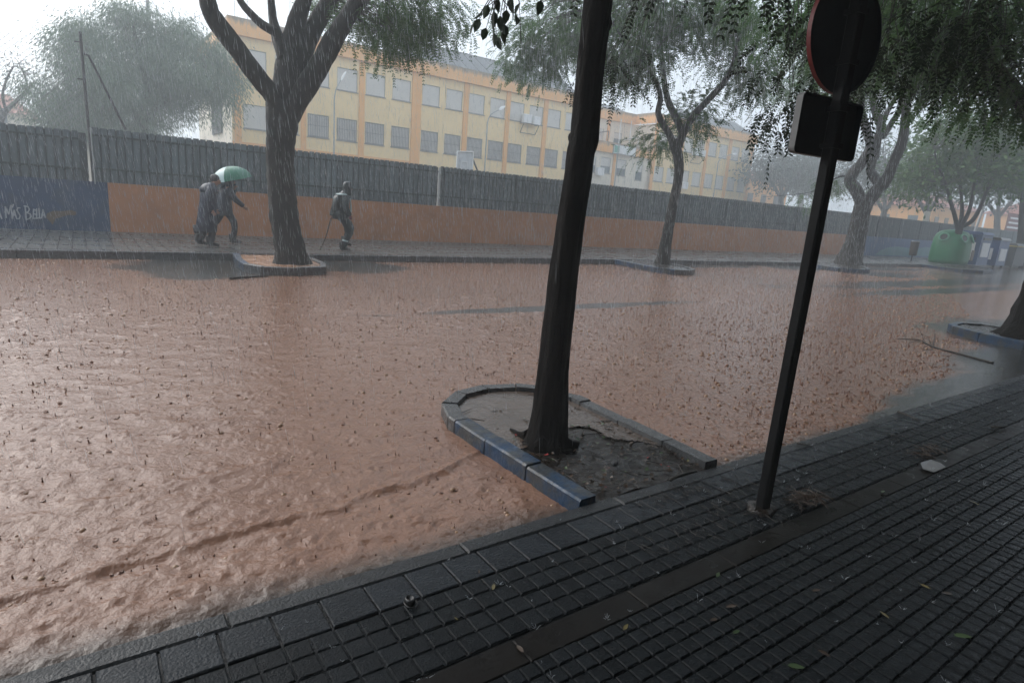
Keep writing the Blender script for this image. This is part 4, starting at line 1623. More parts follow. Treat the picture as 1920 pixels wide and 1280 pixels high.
# T4: small round tree in front of the bottle bank
b4 = (43.9, 14.8)
t4, l4 = build_tree('small round crowned tree standing in front of the green bottle bank', b4, [
    ([(1782, 502, 22), (1785, 490, 17), (1790, 465, 14), (1796, 440, 13), (1800, 422, 14)],),
    ([(1796, 430, 9), (1790, 405, 8), (1783, 380, 7), (1776, 355, 6), (1765, 325, 5)], 1.0, 0.96),
    ([(1800, 425, 9), (1804, 395, 8), (1802, 365, 6), (1798, 330, 5)], 1.0, 1.03),
    ([(1802, 425, 9), (1815, 400, 8), (1822, 375, 7), (1827, 345, 6), (1830, 310, 5)], 1.0, 1.0),
    ([(1803, 425, 9), (1822, 415, 9), (1835, 395, 8), (1845, 370, 7), (1856, 340, 6)], 1.0, 1.03),
], M['bark'], 2, 10)
crown(t4, [(atp(1780, 300, b4), (3.2, 3.0, 2.0), 2), (atp(1850, 280, b4), (3.2, 3.0, 2.4), 2), (atp(1730, 340, b4, 0.98), (1.7, 2.0, 1.1), 1), (atp(1900, 320, b4, 1.02), (2.2, 2.0, 1.8), 1.2), (atp(1810, 240, b4), (3.4, 3, 1.6), 1.5), (atp(1700, 330, b4, .98), (1.0, 1.2, .6), .4)],
      l4, M['leaf_light'], 210, 40, 1.1, ('simple', 0.34, 0.075), 35, twig_r=0.02)

# T5: dark trunk beyond the containers
b5 = (55.5, 14.4)
t5, l5 = build_tree('tree with dark trunk beyond the grey container at the right edge', b5, [
    ([(1912, 505, 26), (1914, 480, 20), (1917, 440, 17), (1920, 400, 17), (1921, 370, 16)],),
    ([(1920, 380, 10), (1908, 350, 9), (1895, 320, 7), (1885, 280, 6)], 1.0, 0.98),
    ([(1921, 375, 11), (1930, 330, 9), (1936, 290, 8), (1940, 240, 6)], 1.0, 1.02),
], M['bark'], 2, 10)
crown(t5, [(atp(1920, 290, b5), (4.5, 4.0, 3.0), 2), (atp(1870, 330, b5), (2.5, 2.5, 1.6), 1)], l5, M['leaf'], 110, 36, 1.3, ('simple', 0.4, 0.09), 36, twig_r=0.025)

# TR: leaning trunk at the right edge
br_ = (12.95, 3.1)
tr, lr = build_tree('dark leaning trunk at the right edge rising from a blue kerbed island', br_, [
    ([(1930, 640, 150), (1935, 622, 110), (1942, 595, 90), (1952, 560, 76), (1966, 510, 70), (1984, 450, 68), (2000, 390, 68)],),
    ([(1996, 405, 50), (1990, 330, 44), (1960, 260, 38), (1915, 190, 32), (1850, 110, 26), (1790, 40, 20), (1740, -20, 15)], 1.0, 1.0),
    ([(2000, 400, 46), (2020, 320, 40), (2050, 220, 34), (2080, 120, 28), (2100, 0, 22)], 1.0, 1.0),
    ([(1985, 320, 30), (1970, 220, 26), (1965, 130, 22), (1950, 40, 18), (1930, -60, 14)], 0.98, 0.88),
], M['bark_wet'], 3, 18, ridges=0.03)
crown(tr, [(atp(1800, 60, br_), (1.6, 2.2, 0.9), 2), (atp(1900, 110, br_, 0.97), (1.3, 1.8, 0.9), 1.6), (atp(1640, 20, br_, 1.02), (1.3, 1.9, 0.6), 1.2), (atp(1880, 160, br_, 1.0), (0.6, 0.9, 0.5), 0.6), (atp(1540, -10, br_, 1.05), (0.9, 1.4, 0.4), 0.7),
           ((12.6, 3.4, 7.5), (4.0, 3.6, 1.4), 3.5), ((9.5, 4.0, 6.6), (2.2, 2.0, 0.9), 1.6)],
      lr, M['leaf_mid'], 230, 30, 0.75, ('pin', 0.32, 8, 0.065, 0.017), 37, droop=0.45)

# NT: dark trunk near the camera, its crown spreads overhead
bn = (2.49, 2.93)
tn, ln_ = build_tree('black wet leaning tree trunk nearest the camera, rooted in the near island', bn, [
    ([(1022, 856, 128), (1024, 842, 112), (1025, 826, 94), (1028, 804, 80), (1032, 768, 71), (1037, 700, 64), (1045, 620, 62), (1054, 540, 61), (1064, 460, 59), (1074, 390, 58), (1083, 330, 58), (1089, 285, 57), (1094, 262, 60), (1097, 235, 58), (1101, 190, 56), (1108, 120, 55), (1115, 60, 56), (1121, 10, 58), (1126, -50, 58)],),
    ([(1128, -30, 40), (1160, -120, 34), (1230, -230, 28), (1320, -330, 24), (1420, -420, 20)], 1.0, 1.15),
    ([(1126, -40, 44), (1120, -130, 40), (1090, -240, 34), (1060, -350, 28)], 1.0, 0.95),
    ([(1124, -30, 26), (1080, -90, 22), (1010, -130, 16), (950, -150, 10)], 1.0, 1.0),
    ([(1128, -60, 30), (1200, -190, 26), (1300, -330, 22), (1400, -480, 18)], 1.0, 0.75),
], M['bark_wet'], 3, 28, ridges=0.045, rough=0.035)
bn_at = lambda px, py, z: atz(px, py, 0.0) + np.array([0, 0, z])
for px, py, r_ in ((1105, 254, 0.048), (1129, 44, 0.058), (1074, 258, 0.03)):
    p = atp(px, py, bn, 1.0)
    kn = MB()
    kn.ball(p, (r_, r_, r_ * 1.2), 8, 6)
    kn.build('knot', M['bark_wet'], tn, smooth=True)
for pts, W in (([bn_at(1050, 838, 0.05), bn_at(1072, 838, 0.015), bn_at(1084, 830, 0.0)], [0.05, 0.03, 0.014]), ([bn_at(990, 826, 0.04), bn_at(975, 818, 0.012), bn_at(957, 806, 0.006)], [0.045, 0.022, 0.010])):
    P = pts
    kn = MB()
    limb_tube(kn, P, W, 8, 0.04, 0.03)
    kn.build('root', M['bark_wet'], tn, smooth=True)
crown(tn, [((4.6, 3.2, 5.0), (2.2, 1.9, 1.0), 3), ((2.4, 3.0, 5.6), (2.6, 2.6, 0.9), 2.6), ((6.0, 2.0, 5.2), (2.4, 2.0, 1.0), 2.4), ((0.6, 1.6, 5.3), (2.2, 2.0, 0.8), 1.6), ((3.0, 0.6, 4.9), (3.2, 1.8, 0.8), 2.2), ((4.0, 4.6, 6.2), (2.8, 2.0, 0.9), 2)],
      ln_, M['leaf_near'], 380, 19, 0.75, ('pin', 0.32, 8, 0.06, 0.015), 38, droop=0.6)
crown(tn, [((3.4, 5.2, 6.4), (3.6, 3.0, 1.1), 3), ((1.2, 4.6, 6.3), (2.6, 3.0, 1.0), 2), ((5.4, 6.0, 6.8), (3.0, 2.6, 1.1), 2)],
      ln_, M['leaf_near'], 420, 40, 0.9, ('simple', 0.17, 0.035), 44, name='added_shade_crown', droop=0.3)  # unseen foliage added over the road to darken reflections in the paving
# the twigs of this tree that hang into the picture at the upper right
hang = []
for (px, py, k_) in [(1485, 185, 1.5), (1468, 205, 1.55), (1560, 120, 1.5), (1690, 110, 1.5), (1735, 120, 1.55), (1790, 100, 1.6), (1640, 120, 1.5), (1840, 70, 1.6), (1590, 40, 1.4), (1720, 40, 1.4), (1800, 20, 1.45), (1870, 120, 1.7), (1890, 40, 1.5), (1150, 125, 2.0), (1185, 140, 2.2), (1530, 50, 1.5), (1620, 170, 1.6)]:
    hang.append((atp(px, py, bn, k_), (0.16, 0.16, 0.12), 1))
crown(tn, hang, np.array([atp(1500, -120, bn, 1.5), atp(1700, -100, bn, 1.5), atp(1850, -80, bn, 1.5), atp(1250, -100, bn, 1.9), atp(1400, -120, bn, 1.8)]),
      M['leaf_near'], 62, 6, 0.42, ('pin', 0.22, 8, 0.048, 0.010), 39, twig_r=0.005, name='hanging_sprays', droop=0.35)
# broad dark sprout left of the trunk top
rng = np.random.default_rng(40)
sp = MB()
q0 = atp(985, -60, bn)
ends = [(900, 35), (912, 52), (925, 60), (938, 30), (950, 18), (960, 10), (905, 20), (925, 20), (932, 70), (890, 42), (968, 28), (945, 45), (915, 8), (957, -5), (935, -5), (975, 5), (1015, 0), (920, 38), (940, 60)]
lv = MB()
for i, (px, py) in enumerate(ends):
    p = atp(px, py, bn, 0.97 + 0.06 * rng.random())
    sp.tube([q0, atp(945 + rng.normal() * 12, -20, bn), p], [0.006, 0.004, 0.0018], 5)
    d = np.array([rng.normal() * 0.35, rng.normal() * 0.35, -1.0])
    d /= np.linalg.norm(d)
    s = np.cross(d, np.array([rng.normal(), rng.normal(), 0.2]))
    s /= np.linalg.norm(s)
    nn = np.cross(s, d)
    L0 = 0.075 + 0.025 * rng.random()
    w_ = 0.024
    V = [p, p + d * L0 * 0.3 + s * w_ + nn * 0.008, p + d * L0 * 0.65 + s * w_ * 0.8 + nn * 0.006, p + d * L0, p + d * L0 * 0.65 - s * w_ * 0.8 + nn * 0.006, p + d * L0 * 0.3 - s * w_ + nn * 0.008, p + d * L0 * 0.4]
    lv.add(V, [(0, 1, 6), (1, 2, 6), (2, 3, 6), (3, 4, 6), (4, 5, 6), (5, 0, 6)])
sp.tube([atp(972, -10, bn), atp(975, 30, bn), atp(977, 82, bn)], [0.002, 0.002, 0.003], 5)
sp.build('sprout_stems', M['twig'], tn)
lv.build('sprout_leaves', M['leaf_near'], tn)

# pepper tree in the yard, left of the school
bp_ = (3.2, 40.0)
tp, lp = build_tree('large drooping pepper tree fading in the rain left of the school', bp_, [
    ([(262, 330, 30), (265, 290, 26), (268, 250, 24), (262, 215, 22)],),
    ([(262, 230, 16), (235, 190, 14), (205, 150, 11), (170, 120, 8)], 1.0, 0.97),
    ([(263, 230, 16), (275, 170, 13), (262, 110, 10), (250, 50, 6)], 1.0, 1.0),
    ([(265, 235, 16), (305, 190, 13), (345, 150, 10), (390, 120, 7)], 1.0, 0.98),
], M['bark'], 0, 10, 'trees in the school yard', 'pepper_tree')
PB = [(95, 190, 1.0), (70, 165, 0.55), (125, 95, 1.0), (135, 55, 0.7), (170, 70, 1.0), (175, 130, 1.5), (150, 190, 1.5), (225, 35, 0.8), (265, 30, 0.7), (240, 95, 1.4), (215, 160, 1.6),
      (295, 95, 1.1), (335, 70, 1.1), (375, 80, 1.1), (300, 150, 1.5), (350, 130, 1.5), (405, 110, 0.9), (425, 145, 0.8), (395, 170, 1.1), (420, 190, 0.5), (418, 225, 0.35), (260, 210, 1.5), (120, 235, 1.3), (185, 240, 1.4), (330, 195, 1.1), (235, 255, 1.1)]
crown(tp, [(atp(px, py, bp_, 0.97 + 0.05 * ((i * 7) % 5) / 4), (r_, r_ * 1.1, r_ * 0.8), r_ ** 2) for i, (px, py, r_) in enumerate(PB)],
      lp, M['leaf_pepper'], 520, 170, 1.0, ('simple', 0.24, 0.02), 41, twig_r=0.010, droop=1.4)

# nearly bare tree at the far left
bl_ = (-2.6, 46.0)
tl_, ll_ = build_tree('thin nearly bare tree at the far left edge above the fence', bl_, [
    ([(-6, 260, 14), (2, 225, 11), (15, 205, 9), (40, 180, 7), (60, 160, 5)],),
    ([(12, 208, 6), (5, 180, 5), (12, 150, 4), (25, 125, 3)], 1.0, 1.0),
    ([(35, 185, 5), (50, 165, 4), (45, 140, 3), (35, 120, 2)], 1.0, 1.0),
    ([(5, 215, 6), (-10, 170, 5), (-5, 135, 3)], 1.0, 1.0),
], M['bark'], 0, 8, 'trees in the school yard', 'bare_tree')
crown(tl_, [(atp(20, 150, bl_), (1.6, 1.4, 1.2), 1), (atp(50, 140, bl_), (1.0, 1.0, 1.0), 1), (atp(50, 200, bl_), (1.2, 1, 1), .6)], ll_, M['leaf_far'], 60, 8, 0.7, ('simple', 0.22, 0.03), 42, twig_r=0.02)

# hazy trees behind the fence to the right of the school
for i, (px, py0, py1, Yd, rw, lab, m_) in enumerate([
        (1462, 395, 255, 42.0, 58, 'hazy round tree just right of the school', 'leaf_far'),
        (1545, 400, 250, 40.0, 52, 'hazy tall tree between the school and the sign pole', 'leaf_far'),
        (1655, 420, 215, 30.0, 60, 'hazy tree behind the three limbed trunk', 'leaf_far'),
        (1735, 425, 250, 27.0, 56, 'hazy spreading tree behind the fence, left of the small round tree', 'leaf_far'),
        (1868, 430, 240, 26.0, 70, 'dim spreading tree behind the fence above the blue containers', 'leaf_far'),
        (1500, 390, 290, 60.0, 60, 'faintest tree showing behind the two hazy trees beside the school', 'leaf_far')]):
    p0 = aty(px, py0, Yd)
    b = (p0[0], Yd)
    mpp = depth(p0) / FPX
    t, l = build_tree(lab, b, [
        ([(px, py0 + 40, 16), (px + 1, py0, 12), (px + 3, py0 - 30, 11)],),
        ([(px + 3, py0 - 22, 8), (px - rw * 0.35, py0 - 62, 6), (px - rw * 0.6, py0 - 90, 4)], 1.0, 1.0),
        ([(px + 3, py0 - 22, 8), (px + rw * 0.1, py0 - 80, 6), (px + rw * 0.1, py0 - 110, 4)], 1.0, 1.0),
        ([(px + 3, py0 - 22, 8), (px + rw * 0.5, py0 - 60, 6), (px + rw * 0.8, py0 - 80, 4)], 1.0, 1.0)],
        M['bark'], 0, 8, 'hazy trees beyond the fence', 'yard_tree')
    hgt = (py0 - 20 - py1) * mpp
    cc = atp(px, (py1 + py0 - 20) / 2, b)
    R_ = rw * mpp
    crown(t, [(cc, (R_, R_, hgt * 0.38), 2), (cc + np.array([R_ * 0.5, -R_ * 0.3, -hgt * 0.12]), (R_ * 0.6, R_ * 0.6, hgt * 0.26), 1), (cc + np.array([-R_ * 0.5, R_ * 0.3, -hgt * 0.05]), (R_ * 0.6, R_ * 0.6, hgt * 0.28), 1)],
          l, M[m_], 120, 40, R_ * 0.42, ('simple', 0.09 * R_, 0.024 * R_), 50 + i, twig_r=0.03)

# ------------------------------------------------------------------ houses beyond
for i, (x0, x1, Y0, z0, z1, zr, lab) in enumerate([
        (72.0, 86.0, 52.0, 3.5, 7.6, 9.2, 'orange house with low red roof right of the school'),
        (90.0, 108.0, 34.0, 2.0, 5.6, 7.6, 'orange house with red tiled roof behind the hazy trees'),
        (112.0, 124.0, 26.0, 1.5, 5.8, 8.0, 'far orange house with red tiled roof at the right edge'),
        (-16.0, -2.6, 62.0, 3.6, 5.6, 7.3, 'distant pale house with red roof at the far left')]):
    h = thing('house', lab, 'house', ((x0 + x1) / 2, Y0, z0), 'houses beyond the yard')
    m_ = MB()
    m_.box(x0, x1, Y0, Y0 + 9, z0 - 1.5, z1)
    m_.build('wall', M['orange_trim'] if i < 3 else M['cream_pale'], h)
    m_ = MB()
    e = 0.5
    V = [(x0 - e, Y0 - e, z1), (x1 + e, Y0 - e, z1), (x1 + e, Y0 + 9 + e, z1), (x0 - e, Y0 + 9 + e, z1), (x0 + 1.5, Y0 + 4.5, zr), (x1 - 1.5, Y0 + 4.5, zr)]
    m_.add(V, [(0, 1, 5, 4), (2, 3, 4, 5), (1, 2, 5), (3, 0, 4), (0, 3, 2, 1)])
    m_.build('roof', M['roof_tile'], h)
    n_ = int((x1 - x0) / 3.2)
    for j in range(n_):
        m_ = MB()
        xx = x0 + 1.2 + j * 3.2
        m_.box(xx, xx + 1.2, Y0 - 0.06, Y0 - 0.005, z0 + 1.0, z0 + 2.3)
        m_.build('window', M['win_glass'], h)
    if x0 < 0 or x0 > 0:
        m_ = MB()
        for j in range(2):
            m_.box(x0 - 0.06, x0 - 0.005, Y0 + 1.5 + 3.5 * j, Y0 + 2.7 + 3.5 * j, z0 + 1.0, z0 + 2.3)
        m_.build('side_windows', M['win_glass'], h)

# ------------------------------------------------------------------ road sign seen from behind
sb = np.array([3.02, 1.655, 0.0])
sn = np.array([math.cos(math.radians(83)), math.sin(math.radians(83)), 0.0])     # the way the sign faces
stn = np.array([sn[1], -sn[0], 0.0])
sign = thing('road_sign', 'back of a round road sign over a square plate on a dark leaning pole', 'road sign', sb)
top = atp(1634, -120, sb)
lean = (top - sb) / (top - sb)[2]
lean[:2] *= 1.0
pole_at = lambda z: sb + lean * z
m_ = MB()
hw, hd = 0.030, 0.030
rings = []
for z in (-0.05, 2.95):
    c = pole_at(z)
    ch = 0.008
    rings.append([c + stn * a + sn * b for a, b in ((-hw, -hd + ch), (-hw + ch, -hd), (hw - ch, -hd), (hw, -hd + ch), (hw, hd - ch), (hw - ch, hd), (-hw + ch, hd), (-hw, hd - ch))])
m_.loft(rings)
m_.build('pole', M['pole'], sign)


def plate(outline, zc, thick, rim_in):
    """pressed plate: front sheet with a folded rim towards the back; outline in (side, up) metres"""
    c = pole_at(zc) + sn * (hd + 0.010 + thick) + stn * 0.02
    out, inn, fr_ = MB(), MB(), MB()
    O = [c + stn * a + (lean * b) for a, b in outline]
    I = [c + stn * a * rim_in + (lean * b * rim_in) for a, b in outline]
    n = len(O)
    # rim: outer wall, back lip, inner wall
    back = -sn * thick
    for i in range(n):
        j = (i + 1) % n
        out.add([O[i], O[j], O[j] + back, O[i] + back, I[i] + back, I[j] + back, I[i], I[j]], [(0, 3, 2, 1)], 0)
        out.add([O[i] + back, O[j] + back, I[i] + back, I[j] + back, I[i], I[j]], [(0, 2, 3, 1), (2, 4, 5, 3)], 1)
    inn.add([p - sn * 0.003 for p in I], [tuple(range(n))])
    fr_.add([p + sn * 0.001 for p in O], [tuple(reversed(range(n)))])
    return out, inn, fr_


R0 = 0.262
circ = [(R0 * math.cos(2 * math.pi * k_ / 64), R0 * math.sin(2 * math.pi * k_ / 64)) for k_ in range(64)]
o_, i_, f_ = plate(circ, 2.46, 0.022, 0.985)
o_.build('round_plate_rim', [M['red_rim'], M['sign_back']], sign, smooth=False)
rp = i_.build('round_plate', M['sign_back'], sign)
f_.build('round_plate_front', M['red_rim'], sign)


def rrect(w, h, r, n=5):
    P = []
    for cx, cy, a0 in ((w - r, h - r, 0), (-w + r, h - r, 90), (-w + r, -h + r, 180), (w - r, -h + r, 270)):
        for k_ in range(n + 1):
            a = math.radians(a0 + 90 * k_ / n)
            P.append((cx + r * math.cos(a), cy + r * math.sin(a)))
    return P


o_, i_, f_ = plate(rrect(0.235, 0.138, 0.025), 2.04, 0.034, 0.975)
o_.build('square_plate_rim', [M['sign_rim'], M['sign_back']], sign)
i_.build('square_plate', M['sign_back'], sign)
f_.build('square_plate_front', M['white_paint'], sign)
for z in (1.95, 2.12, 2.33, 2.55):
    c = pole_at(z)
    m_ = MB()
    rings = []
    for zz_ in (-0.012, 0.012):
        rings.append([c + lean * zz_ + stn * a + sn * b for a, b in ((-0.036, -0.036), (0.036, -0.036), (0.036, hd + 0.011), (-0.036, hd + 0.011))])
    m_.loft(rings)
    m_.build('clamp', M['pole'], sign)
m_ = MB()
m_.tube([sb + np.array([0, 0, -0.02]), sb + np.array([0, 0, 0.012]), sb + np.array([0, 0, 0.02])], [0.085, 0.08, 0.06], 12, rough=0.12)
m_.build('broken_collar', M['earth'], sign)

# ------------------------------------------------------------------ containers and litter bin at the far right
gb = np.array([44.55, 15.35, 0.0])
bank = thing('bottle_bank', 'green rounded bottle bank with pale ringed openings behind the small tree', 'bottle bank', gb)
prof = [(0.0, 0.95, 0.80), (0.3, 1.02, 0.86), (1.0, 1.0, 0.85), (1.45, 0.95, 0.81), (1.68, 0.86, 0.73), (1.84, 0.66, 0.55), (1.93, 0.3, 0.25), (1.95, 0.02, 0.02)]
rings = []
SB = 1.12
for z, rx, ry in prof:
    rings.append([(gb[0] + SB * rx * (abs(math.cos(a)) ** 0.7) * (1 if math.cos(a) >= 0 else -1), gb[1] + SB * ry * (abs(math.sin(a)) ** 0.7) * (1 if math.sin(a) >= 0 else -1), z * SB) for a in [2 * math.pi * k_ / 32 for k_ in range(32)]])
m_ = MB()
m_.loft(rings)
m_.build('body', M['green_bin'], bank, smooth=True)
for dx, dyy, nx, ny in ((-0.55, -0.72, -0.35, -1), (0.35, -0.80, 0.25, -1), (-1.0, 0.1, -1, 0)):
    m_ = MB()
    c = gb + np.array([dx * SB, dyy * SB, 1.5 * SB])
    nv = np.array([nx, ny, 0.45])
    nv /= np.linalg.norm(nv)
    u = np.cross(nv, (0, 0, 1.0))
    u /= np.linalg.norm(u)
    w = np.cross(u, nv)
    ring = [c + 0.24 * (math.cos(a) * u + math.sin(a) * w) for a in np.linspace(0, 2 * math.pi, 19)]
    m_.tube(ring, 0.05, 6, caps=False)
    o = m_.build('ring', M['green_ring'], bank, smooth=True)
    m_ = MB()
    m_.add([c + 0.2 * (math.cos(a) * u + math.sin(a) * w) + nv * 0.01 for a in np.linspace(0, 2 * math.pi, 18, endpoint=False)], [tuple(range(18))])
    m_.build('opening', M['black_plastic'], o)
m_ = MB()
m_.box(gb[0] + 0.55, gb[0] + 0.95, gb[1] - 0.99, gb[1] - 0.955, 0.35, 1.0)
m_.build('notice', M['wall_tan'], bank)


def container(name, label, x0, x1, y0, y1, h, body_m, lid_m, extra):
    t = thing(name, label, 'container', ((x0 + x1) / 2, (y0 + y1) / 2, 0.0), 'recycling containers at the far kerb')
    m_ = MB()
    m_.bevbox(x0, x1, y0, y1, 0.08, h, 0.04)
    m_.build('body', body_m, t)
    m_ = MB()
    V = [(x0 - 0.06, y0 - 0.08, h + 0.002), (x1 + 0.06, y0 - 0.08, h + 0.002), (x1 + 0.06, y1 + 0.05, h + 0.002), (x0 - 0.06, y1 + 0.05, h + 0.002),
         (x0 - 0.02, y0 + 0.05, h + 0.16), (x1 + 0.02, y0 + 0.05, h + 0.16), (x1 + 0.02, y1 - 0.02, h + 0.24), (x0 - 0.02, y1 - 0.02, h + 0.24)]
    m_.add(V, [(0, 3, 2, 1), (4, 5, 6, 7), (0, 1, 5, 4), (1, 2, 6, 5), (2, 3, 7, 6), (3, 0, 4, 7)])
    m_.build('lid', lid_m, t)
    for fx in (x0 + 0.15, x1 - 0.15):
        for fy in (y0 + 0.12, y1 - 0.12):
            m_ = MB()
            m_.tube([(fx, fy, -0.06), (fx, fy, 0.085)], 0.07, 8)
            m_.build('foot', M['black_plastic'], t)
    for nm, mm, (a, b, c, d, e, f) in extra:
        m_ = MB()
        m_.box(a, b, c, d, e, f)
        m_.build(nm, mm, t)
    return t


container('paper_container', 'tall blue container with white label panel next to the bottle bank', 46.6, 48.5, 14.5, 16.3, 2.0, M['blue_bin'], M['blue_bin'],
          [('slot', M['black_plastic'], (46.5, 46.597, 14.8, 16.0, 1.62, 1.8)), ('label_panel', M['white_paint'], (46.56, 46.597, 14.75, 15.6, 0.35, 1.5)),
           ('label_panel', M['white_paint'], (46.9, 48.2, 14.46, 14.497, 0.6, 1.5)), ('slot', M['black_plastic'], (46.9, 48.2, 14.45, 14.497, 1.66, 1.82))])
container('blue_container', 'blue container with blackened top standing past the taller blue one', 49.4, 51.2, 14.3, 15.9, 1.75, M['blue_bin'], M['black_plastic'],
          [('label_panel', M['white_paint'], (49.7, 50.9, 14.26, 14.297, 0.4, 1.2)), ('label_panel', M['white_paint'], (49.36, 49.397, 14.6, 15.3, 0.45, 1.2))])
container('rubbish_container', 'dark grey rubbish container with yellow stripe at the far right', 52.4, 54.6, 14.2, 15.9, 1.45, M['grey_bin'], M['grey_bin'],
          [('stripe', M['yellow'], (52.3, 54.7, 14.11, 14.118, 1.40, 1.45)), ('stripe', M['yellow'], (52.325, 52.333, 14.15, 15.9, 1.40, 1.45))])

lbx = np.array([40.9, 16.0, 0.08])
lb = thing('litter_bin', 'slim brown litter bin on a post before the blue mural', 'litter bin', lbx)
m_ = MB()
m_.tube([lbx, lbx + np.array([0, 0, 1.1])], 0.04, 8)
m_.build('post', M['dark_metal'], lb)
m_ = MB()
m_.loft([[lbx + np.array([r_ * math.cos(a), -0.02 + r_ * math.sin(a), z]) for a in np.linspace(0, 2 * math.pi, 16, endpoint=False)] for z, r_ in ((0.36, 0.17), (0.42, 0.21), (1.16, 0.23), (1.18, 0.235), (1.12, 0.2))])
m_.build('bucket', M['wood'], lb)
m_ = MB()
m_.loft([[lbx + np.array([r_ * math.cos(a), -0.02 + r_ * math.sin(a), z]) for a in np.linspace(0, 2 * math.pi, 16, endpoint=False)] for z, r_ in ((1.185, 0.235), (1.22, 0.23), (1.23, 0.19))])
m_.build('rim', M['grey_metal'], lb)

pp0, pp1 = aty(1824, 445, 18.9), aty(1850, 372, 18.9)
lp_ = thing('lamp_post', 'pale thin post leaning behind the small round tree', 'post', (pp0[0], 18.9, 0.08))
m_ = MB()
m_.tube([(pp0[0], 18.9, 0.08), pp0, pp1, pp1 + (pp1 - pp0) * 0.5], [0.11, 0.1, 0.09, 0.08], 8)
m_.build('shaft', M['grey_metal'], lp_)
m_ = MB()
m_.box(pp0[0] - 0.14, pp0[0] + 0.14, 18.77, 18.86, 1.0, 1.35)
m_.build('small_plate', M['white_paint'], lp_)

# boards fixed above the fence
q = aty(1738, 403, WALLY + 0.12)
tag((lambda m_: (m_.box(q[0] - 0.55, q[0] + 0.55, WALLY + 0.1, WALLY + 0.13, 2.73, 3.45), m_.build('fence_board', M['cream_pale']))[1])(MB()), 'small cream board fixed on top of the fence behind the small tree', 'board')
q = aty(1908, 424, WALLY + 0.3)
ban = thing('red_banner', 'red and white striped banner on the fence at the right edge', 'banner', (q[0], WALLY + 0.3, 2.73))
m_ = MB()
m_.box(q[0] - 3.2, q[0] + 3.0, WALLY + 0.28, WALLY + 0.31, 2.73, 4.3)
m_.build('cloth', M['red_rim'], ban)
for i in range(3):
    m_ = MB()
    m_.box(q[0] - 2.9 + i * 0.2, q[0] + 2.6, WALLY + 0.268, WALLY + 0.276, 2.95 + i * 0.42, 3.12 + i * 0.42)
    m_.build('stripe', M['white_paint'], ban)

# ------------------------------------------------------------------ people


def skin_body(name, joints, edges, material, parent, levels=2):
    """one continuous skinned figure: joints {name: (pos, radius)}"""
    keys = list(joints)
    idx = {k_: i for i, k_ in enumerate(keys)}
    me = bpy.data.meshes.new(name)
    off = origin(parent)
    me.from_pydata([tuple(np.array(joints[k_][0]) + 0.0) for k_ in keys], [(idx[a], idx[b]) for a, b in edges], [])
    me.materials.append(material)
    o = bpy.data.objects.new(name, me)
    COL.objects.link(o)
    o.parent = parent
    sk = o.modifiers.new('skin', 'SKIN')
    sk.use_smooth_shade = True
    lay = me.skin_vertices[0].data
    for k_, i in idx.items():
        r_ = joints[k_][1]
        lay[i].radius = (r_, r_) if not hasattr(r_, '__len__') else r_
        lay[i].use_root = (k_ == keys[0])
    sub = o.modifiers.new('sub', 'SUBSURF')
    sub.levels = levels
    sub.render_levels = levels
    return o


def add_hand(J, E, pre, wrist, d, palm_n, curl=0.5):
    """palm, four unequal fingers and a thumb grown from the wrist joint"""
    d = np.array(d, float)
    d /= np.linalg.norm(d)
    n = np.array(palm_n, float)
    n = n - d * (n @ d)
    n /= np.linalg.norm(n)
    s = np.cross(d, n)
    w = np.array(J[wrist][0])
    J[pre + 'palm'] = (w + d * 0.055, (0.034, 0.018))
    E.append((wrist, pre + 'palm'))
    for i, ln in enumerate((0.066, 0.076, 0.070, 0.055)):
        b = w + d * 0.085 + s * (i - 1.5) * 0.02
        m_ = b + d * ln * 0.5 + n * ln * 0.15 * curl
        e = m_ + d * ln * 0.4 * (1 - 0.5 * curl) + n * ln * 0.5 * curl
        J[f'{pre}f{i}a'], J[f'{pre}f{i}b'], J[f'{pre}f{i}c'] = (b, 0.010), (m_, 0.009), (e, 0.0075)
        E += [(pre + 'palm', f'{pre}f{i}a'), (f'{pre}f{i}a', f'{pre}f{i}b'), (f'{pre}f{i}b', f'{pre}f{i}c')]
    b = w + d * 0.04 + s * -0.035
    J[pre + 'ta'] = (b, 0.011)
    J[pre + 'tb'] = (b + d * 0.03 - s * 0.02 + n * 0.02, 0.009)
    E += [(pre + 'palm', pre + 'ta'), (pre + 'ta', pre + 'tb')]


def ring_xy(cx, cy, z, rx, ry, n=20, tilt=0.0):
    return [(cx + rx * math.cos(2 * math.pi * k_ / n), cy + ry * math.sin(2 * math.pi * k_ / n), z + tilt * rx * math.cos(2 * math.pi * k_ / n)) for k_ in range(n)]


def wrinkled(rings, amt, rng):
    out = []
    for i, r_ in enumerate(rings):
        c = np.mean(np.array(r_), 0)
        ph = rng.random() * 6.28
        out.append([tuple(c + (np.array(p) - c) * np.array([1 + amt * math.sin(5 * k_ * 2 * math.pi / len(r_) + ph * 0.4) + amt * rng.normal() * 0.4] * 2 + [1])) for k_, p in enumerate(r_)])
    return out


